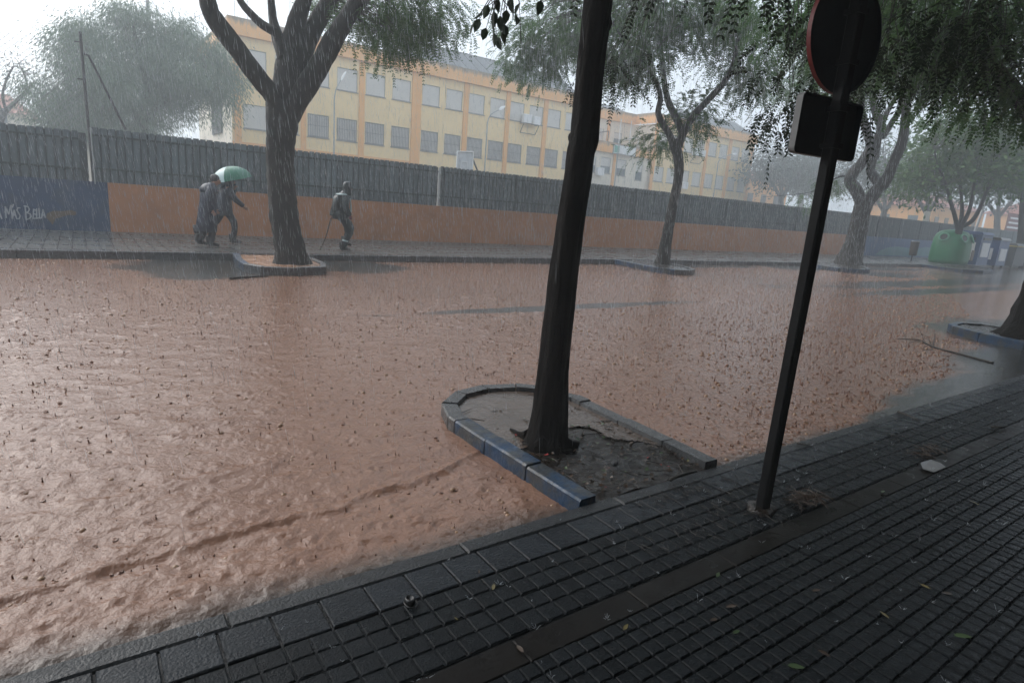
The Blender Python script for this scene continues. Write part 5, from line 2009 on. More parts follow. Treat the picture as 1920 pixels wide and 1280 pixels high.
def make_person(label, base, J0, coat, sleeves, trousers, shoes, mats, extra=None, hood=True, seed=1):
    rng = np.random.default_rng(seed)
    t = thing('person', label, 'person', base, 'people walking along the far pavement')
    J, E = dict(J0), []
    E += [('pelvis', 'belly'), ('belly', 'chest'), ('chest', 'neck'), ('neck', 'jaw'), ('jaw', 'head'), ('head', 'crown'), ('jaw', 'nose'),
          ('chest', 'shR'), ('shR', 'elR'), ('elR', 'wrR'), ('chest', 'shL'), ('shL', 'elL'), ('elL', 'wrL'),
          ('pelvis', 'hipR'), ('hipR', 'knR'), ('knR', 'anR'), ('anR', 'toR'), ('pelvis', 'hipL'), ('hipL', 'knL'), ('knL', 'anL'), ('anL', 'toL')]
    for sd_ in 'RL':
        el, wr = np.array(J['el' + sd_][0]), np.array(J['wr' + sd_][0])
        add_hand(J, E, 'h' + sd_, 'wr' + sd_, wr - el, (0.3, 1 if sd_ == 'R' else -1, -0.1), 0.8)
    skin_body('body', J, E, M['skin'], t)
    m_ = MB()
    m_.loft(wrinkled([ring_xy(*r_) for r_ in coat], 0.035, rng))
    m_.build('coat', mats[0], t, smooth=True, local=True)
    for sd_ in 'RL':
        m_ = MB()
        P, W = smooth_path([J['sh' + sd_][0], J['el' + sd_][0], np.array(J['wr' + sd_][0]) * 1.0], [sleeves[0], sleeves[1], sleeves[2]], 0.05)
        m_.tube(P, W, 12, rough=0.04)
        m_.build('sleeve', mats[0], t, smooth=True, local=True)
        m_ = MB()
        P, W = smooth_path([J['hip' + sd_][0], J['kn' + sd_][0], J['an' + sd_][0]], trousers, 0.05)
        m_.tube(P, W, 12, rough=0.05)
        m_.build('trouser_leg', mats[1], t, smooth=True, local=True)
        an, to = np.array(J['an' + sd_][0]), np.array(J['to' + sd_][0])
        d = to - an
        d[2] = min(d[2], -0.03)
        m_ = MB()
        h = an - np.array([0.045, 0, 0])
        m_.tube([h + np.array([0.0, 0, 0.16]), h + np.array([0.01, 0, 0.05]), h + np.array([0.02, 0, -0.03])], [0.062, 0.06, 0.055], 10)
        m_.tube([h + np.array([0, 0, -0.02]), (an + to) / 2 + np.array([0, 0, 0.012]), to + np.array([0.03, 0, 0.012])], [0.052, 0.05, 0.034], 10)
        m_.build('shoe', M['boot'], t, smooth=True, local=True)
    hd_, cr_ = np.array(J['head'][0]), np.array(J['crown'][0])
    m_ = MB()
    if hood:
        # hood: shell open towards the face (+x)
        rings = []
        for k_, (dx, dz, rx, ry) in enumerate(((-0.03, -0.20, 0.125, 0.15), (-0.025, -0.10, 0.125, 0.122), (-0.02, 0.0, 0.128, 0.12), (-0.015, 0.08, 0.118, 0.108), (-0.01, 0.135, 0.08, 0.075), (0.0, 0.155, 0.02, 0.02))):
            r_ = []
            for q_ in range(20):
                a = math.radians(48 + (360 - 96) * q_ / 19) if k_ < 4 else math.radians(360 * q_ / 20)
                r_.append((hd_[0] + dx + rx * math.cos(a), hd_[1] + ry * math.sin(a), hd_[2] + dz))
            rings.append(r_)
        V = [p for r_ in rings for p in r_]
        F = [(i * 20 + k_, i * 20 + k_ + 1, (i + 1) * 20 + k_ + 1, (i + 1) * 20 + k_) for i in range(len(rings) - 1) for k_ in range(19)]
        m_.add(V, F)
        o = m_.build('hood', mats[2], t, smooth=True, local=True)
        so = o.modifiers.new('thick', 'SOLIDIFY')
        so.thickness = 0.012
    else:
        m_.ball((hd_[0] - 0.025, hd_[1], hd_[2] + 0.035), (0.105, 0.098, 0.105), 14, 9)
        m_.build('hair', M['hair'], t, smooth=True, local=True)
    m_ = MB()
    for s_ in (-1, 1):
        m_.ball((hd_[0] + 0.088, hd_[1] + 0.033 * s_, hd_[2] - 0.005), 0.012, 6, 5)
    m_.build('eyes', M['hair'], t, local=True)
    if extra:
        extra(t)
    return t


def joints(head, neck, chest, belly, pelvis, shR, elR, wrR, shL, elL, wrL, hipR, knR, anR, toR, hipL, knL, anL, toL):
    hv = np.array(head, float)
    return {'pelvis': (pelvis, 0.12), 'belly': (belly, 0.125), 'chest': (chest, (0.15, 0.13)), 'neck': (neck, 0.055), 'jaw': (hv + np.array([0.02, 0, -0.075]), 0.068), 'head': (head, 0.092),
            'crown': (hv + np.array([-0.01, 0, 0.06]), 0.075), 'nose': (hv + np.array([0.115, 0, -0.03]), 0.014),
            'shR': (shR, 0.06), 'elR': (elR, 0.045), 'wrR': (wrR, 0.028), 'shL': (shL, 0.06), 'elL': (elL, 0.045), 'wrL': (wrL, 0.028),
            'hipR': (hipR, 0.085), 'knR': (knR, 0.058), 'anR': (anR, 0.04), 'toR': (toR, 0.03), 'hipL': (hipL, 0.085), 'knL': (knL, 0.058), 'anL': (anL, 0.04), 'toL': (toL, 0.03)}


# near one of the pair: long dark coat, bent forward
pA = np.array([2.50, 15.95, 0.073])
JA = joints((0.17, 0, 1.55), (0.10, 0, 1.42), (0.03, 0, 1.27), (-0.02, 0, 1.06), (-0.04, 0, 0.90),
            (0.04, -0.20, 1.36), (-0.06, -0.27, 1.10), (0.03, -0.28, 0.87), (0.04, 0.20, 1.36), (0.02, 0.26, 1.08), (0.16, 0.24, 0.88),
            (-0.04, -0.09, 0.88), (0.05, -0.09, 0.48), (0.0, -0.09, 0.09), (0.15, -0.09, 0.03), (-0.04, 0.09, 0.88), (-0.06, 0.09, 0.48), (-0.22, 0.09, 0.12), (-0.09, 0.09, 0.04))
make_person('person in long dark wet coat bent forward, nearer of the pair at the umbrella', pA, JA,
            [(-0.07, 0, 0.36, 0.235, 0.25), (-0.06, 0, 0.55, 0.225, 0.25), (-0.04, 0, 0.80, 0.20, 0.235), (-0.02, 0, 1.02, 0.185, 0.225), (0.0, 0, 1.22, 0.185, 0.235), (0.03, 0, 1.36, 0.15, 0.225), (0.07, 0, 1.45, 0.10, 0.12), (0.09, 0, 1.49, 0.075, 0.08)],
            (0.095, 0.085, 0.062), (0.12, 0.09, 0.07), None, (M['coat_blue'], M['trouser'], M['coat_blue']), hood=False, seed=3,
            extra=lambda t: (lambda m_: (m_.loft(wrinkled([ring_xy(0.02, 0, 1.26, 0.20, 0.28), ring_xy(0.0, 0, 1.34, 0.19, 0.265), ring_xy(0.01, 0, 1.43, 0.13, 0.17), ring_xy(0.04, 0, 1.47, 0.09, 0.11)], 0.03, np.random.default_rng(2))), m_.build('cape', M['coat_grey'], t, smooth=True, local=True)))(MB()))

# far one of the pair: striding, arm reaching forward, holds the umbrella
xb = aty(421, 400, 16.9)[0]
pB = np.array([xb, 16.9, 0.076])
JB = joints((0.16, 0, 1.57), (0.10, 0, 1.44), (0.05, 0, 1.29), (0.0, 0, 1.08), (-0.03, 0, 0.92),
            (0.06, -0.20, 1.38), (0.20, -0.25, 1.14), (0.40, -0.23, 0.97), (0.06, 0.20, 1.38), (0.20, 0.22, 1.18), (0.26, 0.10, 1.36),
            (-0.03, -0.09, 0.90), (0.20, -0.09, 0.52), (0.17, -0.09, 0.09), (0.33, -0.09, 0.035), (-0.03, 0.09, 0.90), (-0.20, 0.09, 0.52), (-0.62, 0.09, 0.27), (-0.56, 0.09, 0.12))
make_person('person in a grey blue raincoat striding with one arm out, holding the green umbrella', pB, JB,
            [(-0.02, 0, 0.70, 0.22, 0.235), (-0.02, 0, 0.90, 0.20, 0.225), (0.0, 0, 1.08, 0.18, 0.215), (0.04, 0, 1.25, 0.175, 0.22), (0.06, 0, 1.38, 0.14, 0.215), (0.09, 0, 1.46, 0.09, 0.11), (0.10, 0, 1.50, 0.07, 0.08)],
            (0.09, 0.075, 0.055), (0.105, 0.08, 0.062), None, (M['coat_grey'], M['trouser'], M['coat_grey']), hood=True, seed=4)
# umbrella
hand = pB + np.array([0.30, 0.10, 1.38])
apex = aty(427, 312, 16.9)
e1, e2 = aty(393, 327, 16.9), aty(475, 347, 16.9)
cen = (e1 + e2) / 2
ax_ = apex - cen
hgt_ = np.linalg.norm(ax_)
ax_ /= hgt_
rad = np.linalg.norm(e2 - e1) / 2
side = (e2 - e1) / (2 * rad)
side = side - ax_ * (side @ ax_)
side /= np.linalg.norm(side)
oth = np.cross(ax_, side)
um = thing('umbrella', 'green and white umbrella held low over the walking pair', 'umbrella', tuple(hand))
for k_ in range(8):
    m_ = MB()
    grid = []
    for j in range(7):
        s_ = j / 6
        row = []
        for i in range(5):
            a = 2 * math.pi * (k_ + i / 4) / 8 + 0.25
            rr = rad * math.sin(s_ * 1.35) / math.sin(1.35)
            scal = 1 - 0.06 * math.sin(math.pi * i / 4) * s_
            hz = hgt_ * (math.cos(s_ * 1.35) - math.cos(1.35)) / (1 - math.cos(1.35))
            row.append(cen + ax_ * hz + (side * math.cos(a) + oth * math.sin(a)) * rr * scal)
        grid.append(row)
    V = [p for r_ in grid for p in r_]
    m_.add(V, [(j * 5 + i, j * 5 + i + 1, (j + 1) * 5 + i + 1, (j + 1) * 5 + i) for j in range(6) for i in range(4)])
    m_.build('canopy_panel', M['umb_white'] if k_ in (4, 1) else M['umb_green'], um, smooth=True)
m_ = MB()
m_.tube([apex + ax_ * 0.09, apex, hand, hand - ax_ * 0.08], [0.006, 0.008, 0.008, 0.013], 8)
m_.build('shaft', M['dark_metal'], um)
m_ = MB()
for k_ in range(8):
    a = 2 * math.pi * k_ / 8 + 0.25
    m_.tube([apex - ax_ * 0.02, cen + ax_ * hgt_ * 0.45 + (side * math.cos(a) + oth * math.sin(a)) * rad * 0.7, cen + (side * math.cos(a) + oth * math.sin(a)) * rad * 0.99], 0.003, 5)
m_.build('ribs', M['dark_metal'], um)

# hooded walker with a stick
pC = np.array([5.58, 15.55, 0.072])
JC = joints((0.13, 0, 1.63), (0.05, 0, 1.48), (0.0, 0, 1.32), (-0.03, 0, 1.10), (-0.03, 0, 0.94),
            (0.0, -0.20, 1.41), (-0.02, -0.27, 1.14), (0.08, -0.27, 0.93), (0.0, 0.20, 1.41), (-0.12, 0.26, 1.12), (-0.20, 0.26, 0.88),
            (-0.03, -0.09, 0.92), (0.12, -0.09, 0.52), (-0.02, -0.09, 0.09), (0.14, -0.09, 0.03), (-0.03, 0.09, 0.92), (0.24, 0.09, 0.58), (0.10, 0.09, 0.22), (0.23, 0.09, 0.14))


def walker_bits(t):
    m_ = MB()
    m_.loft(wrinkled([ring_xy(-0.16, 0, 0.98, 0.07, 0.15), ring_xy(-0.18, 0, 1.1, 0.10, 0.17), ring_xy(-0.16, 0, 1.36, 0.09, 0.16), ring_xy(-0.12, 0, 1.44, 0.05, 0.12)], 0.02, np.random.default_rng(5)))
    m_.build('back_bag', M['coat_green'], t, smooth=True, local=True)
    m_ = MB()
    m_.loft([ring_xy(-0.04, 0, 1.43, 0.165, 0.225), ring_xy(-0.03, 0, 1.465, 0.125, 0.175)])
    m_.build('shoulder_strip', M['reflective'], t, smooth=True, local=True)
    m_ = MB()
    m_.tube([(0.055, -0.09, 0.29), (0.045, -0.09, 0.25)], 0.088, 12)
    m_.build('ankle_strip', M['reflective'], t, local=True)
    m_ = MB()
    m_.tube([(0.15, -0.10, 1.35), (0.175, -0.10, 1.2), (0.165, -0.11, 1.0)], 0.02, 6, rough=0.2)
    m_.build('chest_strip', M['reflective'], t, local=True)
    m_ = MB()
    m_.ball((0.10, -0.275, 0.885), (0.045, 0.035, 0.055), 8, 6)
    m_.build('glove', M['red_glove'], t, smooth=True, local=True)


make_person('hooded person in a dark rain suit walking with a stick right of the forked tree', pC, JC,
            [(-0.05, 0, 0.82, 0.20, 0.23), (-0.05, 0, 0.98, 0.195, 0.225), (-0.03, 0, 1.14, 0.18, 0.215), (-0.02, 0, 1.30, 0.18, 0.22), (0.0, 0, 1.42, 0.145, 0.205), (0.03, 0, 1.50, 0.09, 0.11), (0.05, 0, 1.54, 0.07, 0.08)],
            (0.095, 0.085, 0.062), (0.125, 0.098, 0.07), None, (M['coat_green'], M['coat_green'], M['coat_green']), hood=True, seed=6, extra=walker_bits)
hs = pC + np.array([-0.22, 0.26, 0.84])
tip = atz(605, 471, 0.072)
tip = np.array([pC[0] - 0.53, pC[1] + 0.20, 0.072])
m_ = MB()
P, W = smooth_path([hs + (hs - tip) * 0.12, hs, (hs * 0.4 + tip * 0.6) + np.array([0.04, 0, 0.0]), tip], [0.016, 0.015, 0.013, 0.012], 0.06)
m_.tube(P, W, 8)
tag(m_.build('walking_stick', M['wood']), 'dark walking stick trailing from the hand of the hooded person', 'stick')

# ------------------------------------------------------------------ litter, twigs and leaves


def twig_obj(name, label, cat, pts, r0, forks=(), leaves=None, group=None, m='twig'):
    m_ = MB()
    P, W = smooth_path(pts, np.linspace(r0, r0 * 0.5, len(pts)), 0.05)
    m_.tube(P, W, 6, rough=0.08)
    for f_ in forks:
        P, W = smooth_path(f_, np.linspace(r0 * 0.6, r0 * 0.25, len(f_)), 0.04)
        m_.tube(P, W, 5, rough=0.08)
    return tag(m_.build(name, M[m], smooth=True), label, cat, group)


wz = WATER_Z + 0.012
B = lambda px, py, z=0.0: atz(px, py, WATER_Z) + np.array([0, 0, 0.015 + z])
fb = thing('fallen_branch', 'bare fallen branch lying across the water near the right edge', 'branch', B(1755, 652))
m_ = MB()
for pts, r0, r1 in (([B(1862, 682), B(1810, 668), B(1750, 652), B(1725, 642, 0.02), B(1700, 641, 0.03), B(1682, 637)], 0.016, 0.006),
                    ([B(1748, 650), B(1715, 645, 0.03), B(1697, 650)], 0.008, 0.003), ([B(1730, 643, 0.03), B(1722, 636, 0.12), B(1712, 622, 0.14)], 0.006, 0.003),
                    ([B(1750, 652), B(1749, 640, 0.1), B(1746, 632, 0.1)], 0.006, 0.003), ([B(1750, 652), B(1742, 657), B(1728, 657)], 0.006, 0.003),
                    ([B(1697, 640, 0.03), B(1692, 634, 0.08), B(1689, 629, 0.06)], 0.005, 0.002), ([B(1745, 648), B(1735, 638, 0.06), B(1722, 635, 0.05)], 0.005, 0.002), ([B(1748, 650, 0.02), B(1752, 640, 0.09), B(1748, 631, 0.06)], 0.005, 0.002)):
    P, W = smooth_path(pts, np.linspace(r0, r1, len(pts)), 0.05)
    m_.tube(P, W, 6, rough=0.08)
m_.build('stem', M['twig'], fb, smooth=True)
m_ = MB()
for px, py in ((1714, 620), (1716, 624), (1711, 623), (1721, 626), (1722, 640), (1723, 651), (1708, 628)):
    p = B(px, py, 0.1 if py < 630 else 0.02)
    a = RNG.random() * 6.28
    d = np.array([math.cos(a), math.sin(a), -0.4]) * 0.07
    s = np.array([-math.sin(a), math.cos(a), 0.2]) * 0.02
    m_.add([p, p + d * 0.5 + s, p + d, p + d * 0.5 - s], [(0, 1, 2, 3)])
m_.build('withered_leaves', M['brown_leaf'], fb)

G = lambda px, py, z=0.004: atz(px, py, 0.0) + np.array([0, 0, z])
twig_obj('stick', 'short dark stick lying across the kerb right of the sign pole', 'stick', [G(1494, 832, 0.008), G(1508, 836, 0.012), G(1520, 834, 0.006)], 0.007)
twig_obj('stick', 'thin dark stick on the pavement tiles below the fallen branch', 'stick', [G(1683, 773, 0.008), G(1700, 780, 0.012), G(1724, 790, 0.006)], 0.010)
twig_obj('stick', 'forked dark stick lying by the gutter at the right edge', 'stick', [G(1858, 802, 0.01), G(1875, 805, 0.02), G(1888, 801, 0.012)], 0.012, [[G(1870, 804, 0.015), G(1862, 810, 0.02)]])
twig_obj('stick', 'dark stick beside the island kerb end, nearest the sign pole', 'stick', [G(1256, 905, 0.02), G(1280, 896, 0.026), G(1305, 889, 0.022)], 0.011)

cl = MB()
rng = np.random.default_rng(60)
c0 = G(1512, 941, 0.012)
for i in range(90):
    a = rng.random() * 6.28
    c = c0 + np.array([rng.normal() * 0.07, rng.normal() * 0.03, rng.random() * 0.02])
    d = np.array([math.cos(a) * 1.4, math.sin(a), rng.normal() * 0.18]) * (0.03 + 0.05 * rng.random())
    cl.tube([c - d, c + d * 0.2 + np.array([0, 0, 0.008]), c + d], [0.0018, 0.0015, 0.001], 4, caps=False)
tag(cl.build('twig_clump', M['brown_leaf']), 'tangled clump of wet brown twigs on the paving just right of the sign pole', 'twig clump')
cl = MB()
c0 = G(1742, 848, 0.01)
for i in range(50):
    a = rng.random() * 6.28
    c = c0 + np.array([rng.normal() * 0.12, rng.normal() * 0.03, rng.random() * 0.015])
    d = np.array([math.cos(a) * 1.4, math.sin(a), rng.normal() * 0.12]) * (0.03 + 0.04 * rng.random())
    cl.tube([c - d, c + d], [0.002, 0.0012], 4, caps=False)
tag(cl.build('twig_clump', M['brown_leaf']), 'small flat heap of twigs by the gutter, beyond the pale flat scrap', 'twig clump')

# pale scrap in the gutter
c = G(1748, 875, 0.006)
m_ = MB()
m_.add([c + np.array(v) for v in ((-0.11, -0.05, 0), (0.07, -0.055, 0.004), (0.12, -0.01, 0.002), (0.10, 0.05, 0.012), (-0.06, 0.055, 0.016), (-0.13, 0.01, 0.004))], [(0, 1, 2, 3, 4, 5)])
m_.add([c + np.array(v) - np.array([0, 0, 0.004]) for v in ((-0.11, -0.05, 0), (0.07, -0.055, 0.004), (0.12, -0.01, 0.002), (0.10, 0.05, 0.012), (-0.06, 0.055, 0.016), (-0.13, 0.01, 0.004))], [(5, 4, 3, 2, 1, 0)])
M['scrap'] = mat('pale_wet_card', (0.2, 0.2, 0.2), 0.35, 0.25, 20)
tag(m_.build('paper_scrap', M['scrap']), 'pale flat scrap of wet card lying in the gutter at the right', 'scrap')

# black plastic cap on the tiles
c = G(768, 1131, 0.0)
cap = thing('plastic_cap', 'small shiny black plastic cap on the paving at lower left centre', 'cap', c)
m_ = MB()
ringpts = lambda r_, z: [c + np.array([r_ * math.cos(a) * 0.8, r_ * math.sin(a), z]) for a in np.linspace(0, 2 * math.pi, 18, endpoint=False)]
m_.loft([ringpts(0.024, 0.002), ringpts(0.026, 0.010), ringpts(0.023, 0.024), ringpts(0.017, 0.028), ringpts(0.015, 0.018), ringpts(0.002, 0.016)])
m_.build('shell', M['black_plastic'], cap, smooth=True)
m_ = MB()
m_.tube([c + np.array([0.024 * math.cos(a), -0.008 + 0.034 * math.sin(a), 0.010]) for a in np.linspace(2.6, 6.4, 12)], 0.003, 6)
m_.build('tear_ring', M['black_plastic'], cap, smooth=True)

# loose leaves on the paving, each a curled blade of its own
spots = [(925, 1101, 'yellow_leaf', 0.026, 'yellow leaf on the studs right of the black plastic cap'),
         (975, 1217, 'brown_leaf', 0.032, 'brown leaf lying in the gutter, lowest one there'),
         (1346, 1078, 'green_leaf', 0.03, 'pale green leaf at the gutter edge below the near island'),
         (1173, 1176, 'yellow_leaf', 0.026, 'yellow leaf on the first stud rows below the gutter, towards the bottom left'),
         (1371, 1137, 'brown_leaf', 0.035, 'brown leaf lying just below the pale green leaf at the gutter edge'),
         (1530, 1107, 'brown_leaf', 0.03, 'brown leaf alone on the lower paving, straight down from the twig clump'),
         (1804, 1193, 'green_leaf', 0.042, 'bright green leaf near the bottom right corner'),
         (1492, 1250, 'green_leaf', 0.04, 'large green leaf at the bottom edge of the paving'),
         (1658, 1153, 'yellow_leaf', 0.032, 'yellow leaf up and left of the bright green corner leaf'),
         (1776, 1113, 'brown_leaf', 0.035, 'brown leaf directly above the bright green corner leaf'),
         (1827, 943, 'yellow_leaf', 0.04, 'yellow leaf highest on the right side of the lower paving'),
         (1735, 1100, 'yellow_leaf', 0.03, 'yellow leaf beside the brown leaf above the corner'),
         (1338, 1162, 'brown_leaf', 0.028, 'small brown leaf lower left of the pale green gutter leaf'),
         (1545, 1225, 'brown_leaf', 0.03, 'brown leaf near the bottom edge beside the large green leaf'),
         (1380, 1185, 'green_leaf', 0.026, 'small green leaf on the studs between two brown leaves'),
         (1655, 922, 'green_leaf', 0.04, 'green leaf lying in the gutter short of the pale scrap'),
         (1760, 939, 'brown_leaf', 0.03, 'brown leaf on the paving below the pale flat scrap'),
         (855, 1160, 'yellow_leaf', 0.012, 'tiny yellow leaf bit low on the studs, nearest the black cap'),
         (898, 1072, 'brown_leaf', 0.016, 'tiny brown leaf bit in the joint below the smooth tiles')]
kinds = {}
for px, py, mk, ln, lab in spots:
    if mk not in kinds:
        m_ = MB()
        V = [(-1, 0, 0), (-0.5, 0.3, 0.10), (0.1, 0.36, 0.12), (0.7, 0.18, 0.06), (1, 0, 0.05), (0.7, -0.18, 0.02), (0.1, -0.36, 0.05), (-0.5, -0.3, 0.02), (0, 0, 0.0), (-1.5, 0.08, 0.02), (-1.5, 0.04, 0.0)]
        m_.add(V, [(0, 8, 1), (1, 8, 2), (2, 8, 3), (3, 8, 4), (4, 8, 5), (5, 8, 6), (6, 8, 7), (7, 8, 0), (0, 9, 10)])
        o = m_.build('fallen_leaf', M[mk], smooth=True)
        kinds[mk] = o
    else:
        o = kinds[mk].copy()
        COL.objects.link(o)
    tag(o, lab, 'leaf', 'loose leaves on the near paving')
    o.location = tuple(G(px, py, 0.003))
    o.rotation_euler = (RNG.normal() * 0.1, RNG.normal() * 0.1, RNG.random() * 6.28)
    o.scale = (ln * 0.8, ln * 0.8, ln * 0.8)

# bits in the soil of the near island
rng = np.random.default_rng(61)
lit = MB()
for i in range(420):
    x_, y_ = 2.25 + rng.random() * 0.95, 2.2 + 0.95 * rng.random() ** 1.5
    if rng.random() < 0.25:
        x_, y_ = 2.2 + rng.random() * 1.0, 2.2 + 1.5 * rng.random()
    z = 0.004 + rng.random() * 0.014
    a = rng.random() * 6.28
    c = np.array([x_, y_, z])
    if i % 3 == 0:
        d = np.array([math.cos(a), math.sin(a), rng.normal() * 0.12]) * (0.015 + 0.05 * rng.random())
        lit.tube([c - d, c + d], [0.003, 0.002], 4)
    else:
        s = 0.006 + 0.016 * rng.random()
        u = np.array([math.cos(a), math.sin(a), 0.3 * rng.normal()]) * s
        v = np.array([-math.sin(a), math.cos(a), 0.3 * rng.normal()]) * s * 0.7
        lit.add([c - u, c + v, c + u, c - v + np.array([0, 0, s * 0.3])], [(0, 1, 2, 3)], 1 + (i % 7 == 1) + 2 * (i % 19 == 1))
M['red_bit'] = mat('red_berry_bits', (0.35, 0.03, 0.03), 0.4, 0.2)
o = lit.build('soil_litter', [M['twig'], M['brown_leaf'], M['green_leaf'], M['red_bit'], M['yellow_leaf']], kind='stuff')
tag(o, 'dark twigs, leaf bits and red berries strewn over the near island soil', 'litter')
stone = MB()
c = atz(1152, 872, 0.01)
stone.ball(c + np.array([0, 0, 0.012]), (0.028, 0.02, 0.02), 8, 6)
tag(stone.build('stone', M['kerb'], smooth=False), 'small angular stone lying in the wet soil of the near island', 'stone')
lit = MB()
for (cx_, cy_, n_, sx, sy) in ((3.0, 1.75, 160, 0.5, 0.2), (2.7, 2.0, 90, 0.4, 0.08), (5.5, 1.9, 50, 0.9, 0.12), (2.4, 1.66, 50, 0.3, 0.1)):
    for i in range(n_):
        c = np.array([cx_ + rng.normal() * sx * 0.6, min(2.12, cy_ + rng.normal() * sy * 0.6), 0.004])
        a = rng.random() * 6.28
        d = np.array([math.cos(a), math.sin(a), 0]) * (0.008 + 0.035 * rng.random() ** 2)
        lit.tube([c - d, c + d + np.array([0, 0, 0.006])], [0.0018, 0.0012], 4, caps=False)
o = lit.build('twig_litter', M['twig'], kind='stuff')
tag(o, 'fine twig litter washed over the paving round the sign pole', 'litter')
# flotsam by the far islands
twig_obj('stick', 'dark stick washed against the muddy island of the forked tree', 'stick', [atz(430, 524, WATER_Z) + np.array([0, 0, 0.02]), atz(470, 522, WATER_Z) + np.array([0, 0, 0.03]), atz(501, 519, WATER_Z) + np.array([0, 0, 0.02])], 0.03)

# ------------------------------------------------------------------ splashes on the water and on the paving
rng = np.random.default_rng(70)
S1, S2 = MB(), MB()
jets, bub = [], []
cnt = 0
while cnt < 22000:
    u = rng.random()
    y_ = KY0 + 0.1 + (KY1 - KY0 - 0.3) * u ** 1.35
    x_ = -1.6 + (y_ * 2.4 + 6) * rng.random() ** 1.1
    if in_island(x_, y_):
        continue
    if mud_at(np.array([x_]), np.array([y_]))[0] < 0.5:
        continue
    cnt += 1
    dist = math.hypot(x_, y_)
    k_ = 0.6 + 0.75 * min(1.0, dist / 9)                       # nearer ones photographed at many stages, small and large
    z = WATER_Z - 0.004
    t_ = rng.random()
    if t_ < 0.30:                                             # rebound column
        h = (0.006 + 0.026 * rng.random() ** 2.5) * k_
        r0 = (0.005 + 0.006 * rng.random()) * k_
        lx, ly = rng.normal() * 0.12 * h, rng.normal() * 0.12 * h
        S1.tube([(x_, y_, z), (x_ + lx * 0.3, y_ + ly * 0.3, z + h * 0.25), (x_ + lx * 0.7, y_ + ly * 0.7, z + h * 0.7), (x_ + lx, y_ + ly, z + h)], [r0 * 1.6, r0 * 0.6, r0 * 0.5, r0 * 0.15], 4, caps=False)
        if rng.random() < 0.3:
            S1.ball((x_ + lx * 1.2, y_ + ly * 1.2, z + h * 1.35), r0 * 0.55, 5, 4)
    elif t_ < 0.92:                                           # crown
        r0 = (0.005 + 0.009 * rng.random() ** 1.5) * k_
        h = r0 * (0.25 + 0.7 * rng.random())
        n_ = 7
        A = [(x_ + r0 * math.cos(2 * math.pi * q_ / n_), y_ + r0 * math.sin(2 * math.pi * q_ / n_), z) for q_ in range(n_)]
        Bq = [(x_ + r0 * 1.2 * math.cos(2 * math.pi * q_ / n_), y_ + r0 * 1.2 * math.sin(2 * math.pi * q_ / n_), z + h * (0.3 + rng.random() * 1.1)) for q_ in range(n_)]
        Cq = [(x_ + r0 * 0.55 * math.cos(2 * math.pi * q_ / n_), y_ + r0 * 0.55 * math.sin(2 * math.pi * q_ / n_), z + h * 0.45) for q_ in range(n_)]
        S1.loft([A, Bq, Cq], caps=False)
        S1.f.append(tuple(range(len(S1.v) - n_, len(S1.v))))
        S1.m.append(0)
    else:                                                     # bubble
        r0 = (0.007 + 0.014 * rng.random() ** 1.5) * k_
        rings = []
        for j in range(5):
            ph = math.pi / 2 * j / 4.05
            rings.append([(x_ + r0 * math.cos(ph) * math.cos(2 * math.pi * q_ / 7), y_ + r0 * math.cos(ph) * math.sin(2 * math.pi * q_ / 7), z + 0.003 + r0 * 0.75 * math.sin(ph)) for q_ in range(7)])
        S2.loft(rings, caps=False)
M['splash'] = mat('muddy_splash', (0.185, 0.08, 0.042), 0.35, 0.2, 30)
M['bubble'] = mat('muddy_bubble', (0.30, 0.18, 0.105), 0.12, 0.2, 30)
o = S1.build('water_splashes', M['splash'], kind='stuff', smooth=True)
tag(o, 'small muddy jets and crowns thrown up by the rain all over the flood', 'splashes')
o = S2.build('water_bubbles', M['bubble'], kind='stuff', smooth=True)
tag(o, 'tan bubbles floating on the muddy flood water', 'bubbles')
S3 = MB()
for i in range(230):
    y_ = 2.1 - 2.0 * rng.random() ** 1.2
    x_ = 0.2 + 8 * rng.random() ** 1.3
    r0 = 0.003 + 0.009 * rng.random()
    for j in range(rng.integers(3, 8)):
        a = rng.random() * 6.28
        e = r0 * (0.8 + 1.2 * rng.random())
        d = np.array([math.cos(a) * e, math.sin(a) * e, e * (0.5 + 1.3 * rng.random())])
        c = np.array([x_, y_, -0.002])
        S3.tube([c + d * 0.3, c + d * 0.7, c + d * np.array([1.1, 1.1, 0.9])], [0.0006, 0.0009, 0.0004], 4, caps=False)
        if j % 3 == 0:
            S3.ball(c + d * 1.25, 0.0012, 5, 4)
for i in range(420):
    y_ = KY1 + 0.1 + 4.5 * rng.random()
    x_ = -1.5 + 24 * rng.random()
    for j in range(3):
        a = rng.random() * 6.28
        e = 0.01 + 0.03 * rng.random()
        d = np.array([math.cos(a) * e, math.sin(a) * e, e * (0.8 + rng.random())])
        c = np.array([x_, y_, 0.075])
        S3.tube([c, c + d], [0.003, 0.001], 3, caps=False)
m, N, L, b = new_mat('rain_water_drop')
b.inputs['Base Color'].default_value = (0.62, 0.66, 0.7, 1)
b.inputs['Roughness'].default_value = 0.1
t = node(N, 'ShaderNodeBsdfTranslucent')
t.inputs['Color'].default_value = (0.55, 0.58, 0.6, 1)
mx = node(N, 'ShaderNodeMixShader')
mx.inputs[0].default_value = 0.5
L.new(b.outputs[0], mx.inputs[1])
L.new(t.outputs[0], mx.inputs[2])
L.new(mx.outputs[0], N['Material Output'].inputs['Surface'])
M['drop'] = m
o = S3.build('paving_splashes', M['drop'], kind='stuff', smooth=True)
tag(o, 'fine bright splashes of rain on the near and far paving', 'splashes')

# ------------------------------------------------------------------ falling rain: slender drops, each a closed spindle


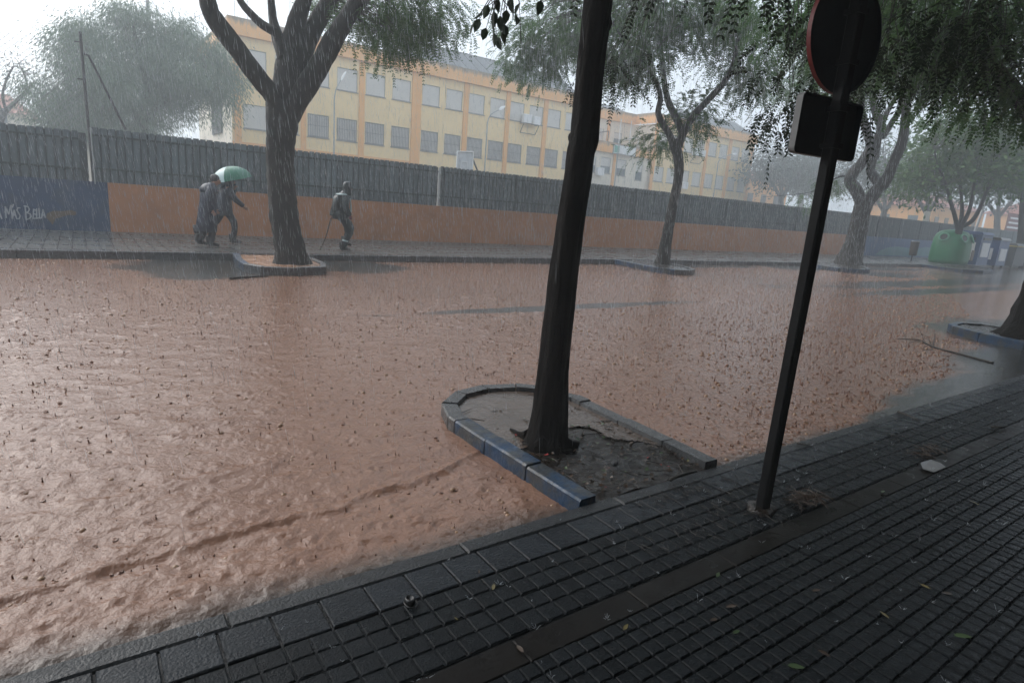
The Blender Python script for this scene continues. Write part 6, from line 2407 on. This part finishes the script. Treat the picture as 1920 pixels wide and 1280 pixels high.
def rain():
    r = np.random.default_rng(80)
    n = 60000
    y = 2.6 + 16.5 * r.random(n) ** 0.8
    x = -3 + (y * 2.0 + 5) * r.random(n)
    z = -0.05 + 7.5 * r.random(n)
    keep = np.ones(n, bool)
    ln = 0.07 + 0.13 * r.random(n)
    rad = (0.0011 + 0.0015 * r.random(n)) * np.clip(np.hypot(x, y) / 10.0, 0.3, 1)
    slant = np.stack([-0.13 + 0.05 * r.normal(size=n), 0.05 * r.normal(size=n), np.ones(n)], 1)
    slant /= np.linalg.norm(slant, axis=1, keepdims=True)
    P = np.stack([x, y, z], 1)
    a = P - slant * ln[:, None] / 2
    b = P + slant * ln[:, None] / 2
    u = np.stack([np.ones(n), np.zeros(n), np.zeros(n)], 1) * rad[:, None]
    w1 = np.stack([np.full(n, -0.5), np.full(n, 0.866), np.zeros(n)], 1) * rad[:, None]
    w2 = np.stack([np.full(n, -0.5), np.full(n, -0.866), np.zeros(n)], 1) * rad[:, None]
    c = P - slant * ln[:, None] * 0.2
    V = np.stack([a, b, c + u, c + w1, c + w2], 1).reshape(-1, 3)
    i = np.arange(n)[:, None] * 5
    F = np.concatenate([i + np.array([[0, 3, 2]]), i + np.array([[0, 4, 3]]), i + np.array([[0, 2, 4]]), i + np.array([[1, 2, 3]]), i + np.array([[1, 3, 4]]), i + np.array([[1, 4, 2]])], 0)
    o = np_mesh('rain', V, F.astype(np.int32), M['drop'], None, 'stuff', True)
    tag(o, 'heavy slanting rain falling over the street', 'rain')


rain()

# ------------------------------------------------------------------ the houses on the camera's own side of the street
near_b = thing('street_building', 'plain building along the near pavement, behind the viewer', 'building', (10, -3.2, 0))
m_ = MB()
m_.box(-30, 60, -12, -3.2, -0.2, 11.0)
m_.build('wall', M['facade_back'], near_b)
m_ = MB()
m_.box(-30, 60, -3.18, 0.72, 2.95, 3.15)  # unseen roof slab added to keep sky light off the near paving
m_.box(-30, 60, -3.18, -1.5, 6.3, 6.5)
m_.build('added_shade_slab', M['facade_back'], near_b)

# ------------------------------------------------------------------ air full of rain
hz = MB()
hz.box(-180, 210, -70, 200, -1.6, 17.5)
m = bpy.data.materials.new('rain_haze')
m.use_nodes = True
N, L = m.node_tree.nodes, m.node_tree.links
N.clear()
pv = node(N, 'ShaderNodeVolumePrincipled')
pv.inputs['Color'].default_value = (0.90, 0.96, 1.0, 1)
pv.inputs['Density'].default_value = 0.006
pv.inputs['Anisotropy'].default_value = 0.3
mo = node(N, 'ShaderNodeOutputMaterial')
L.new(pv.outputs[0], mo.inputs['Volume'])
o = hz.build('haze', m, kind='stuff')
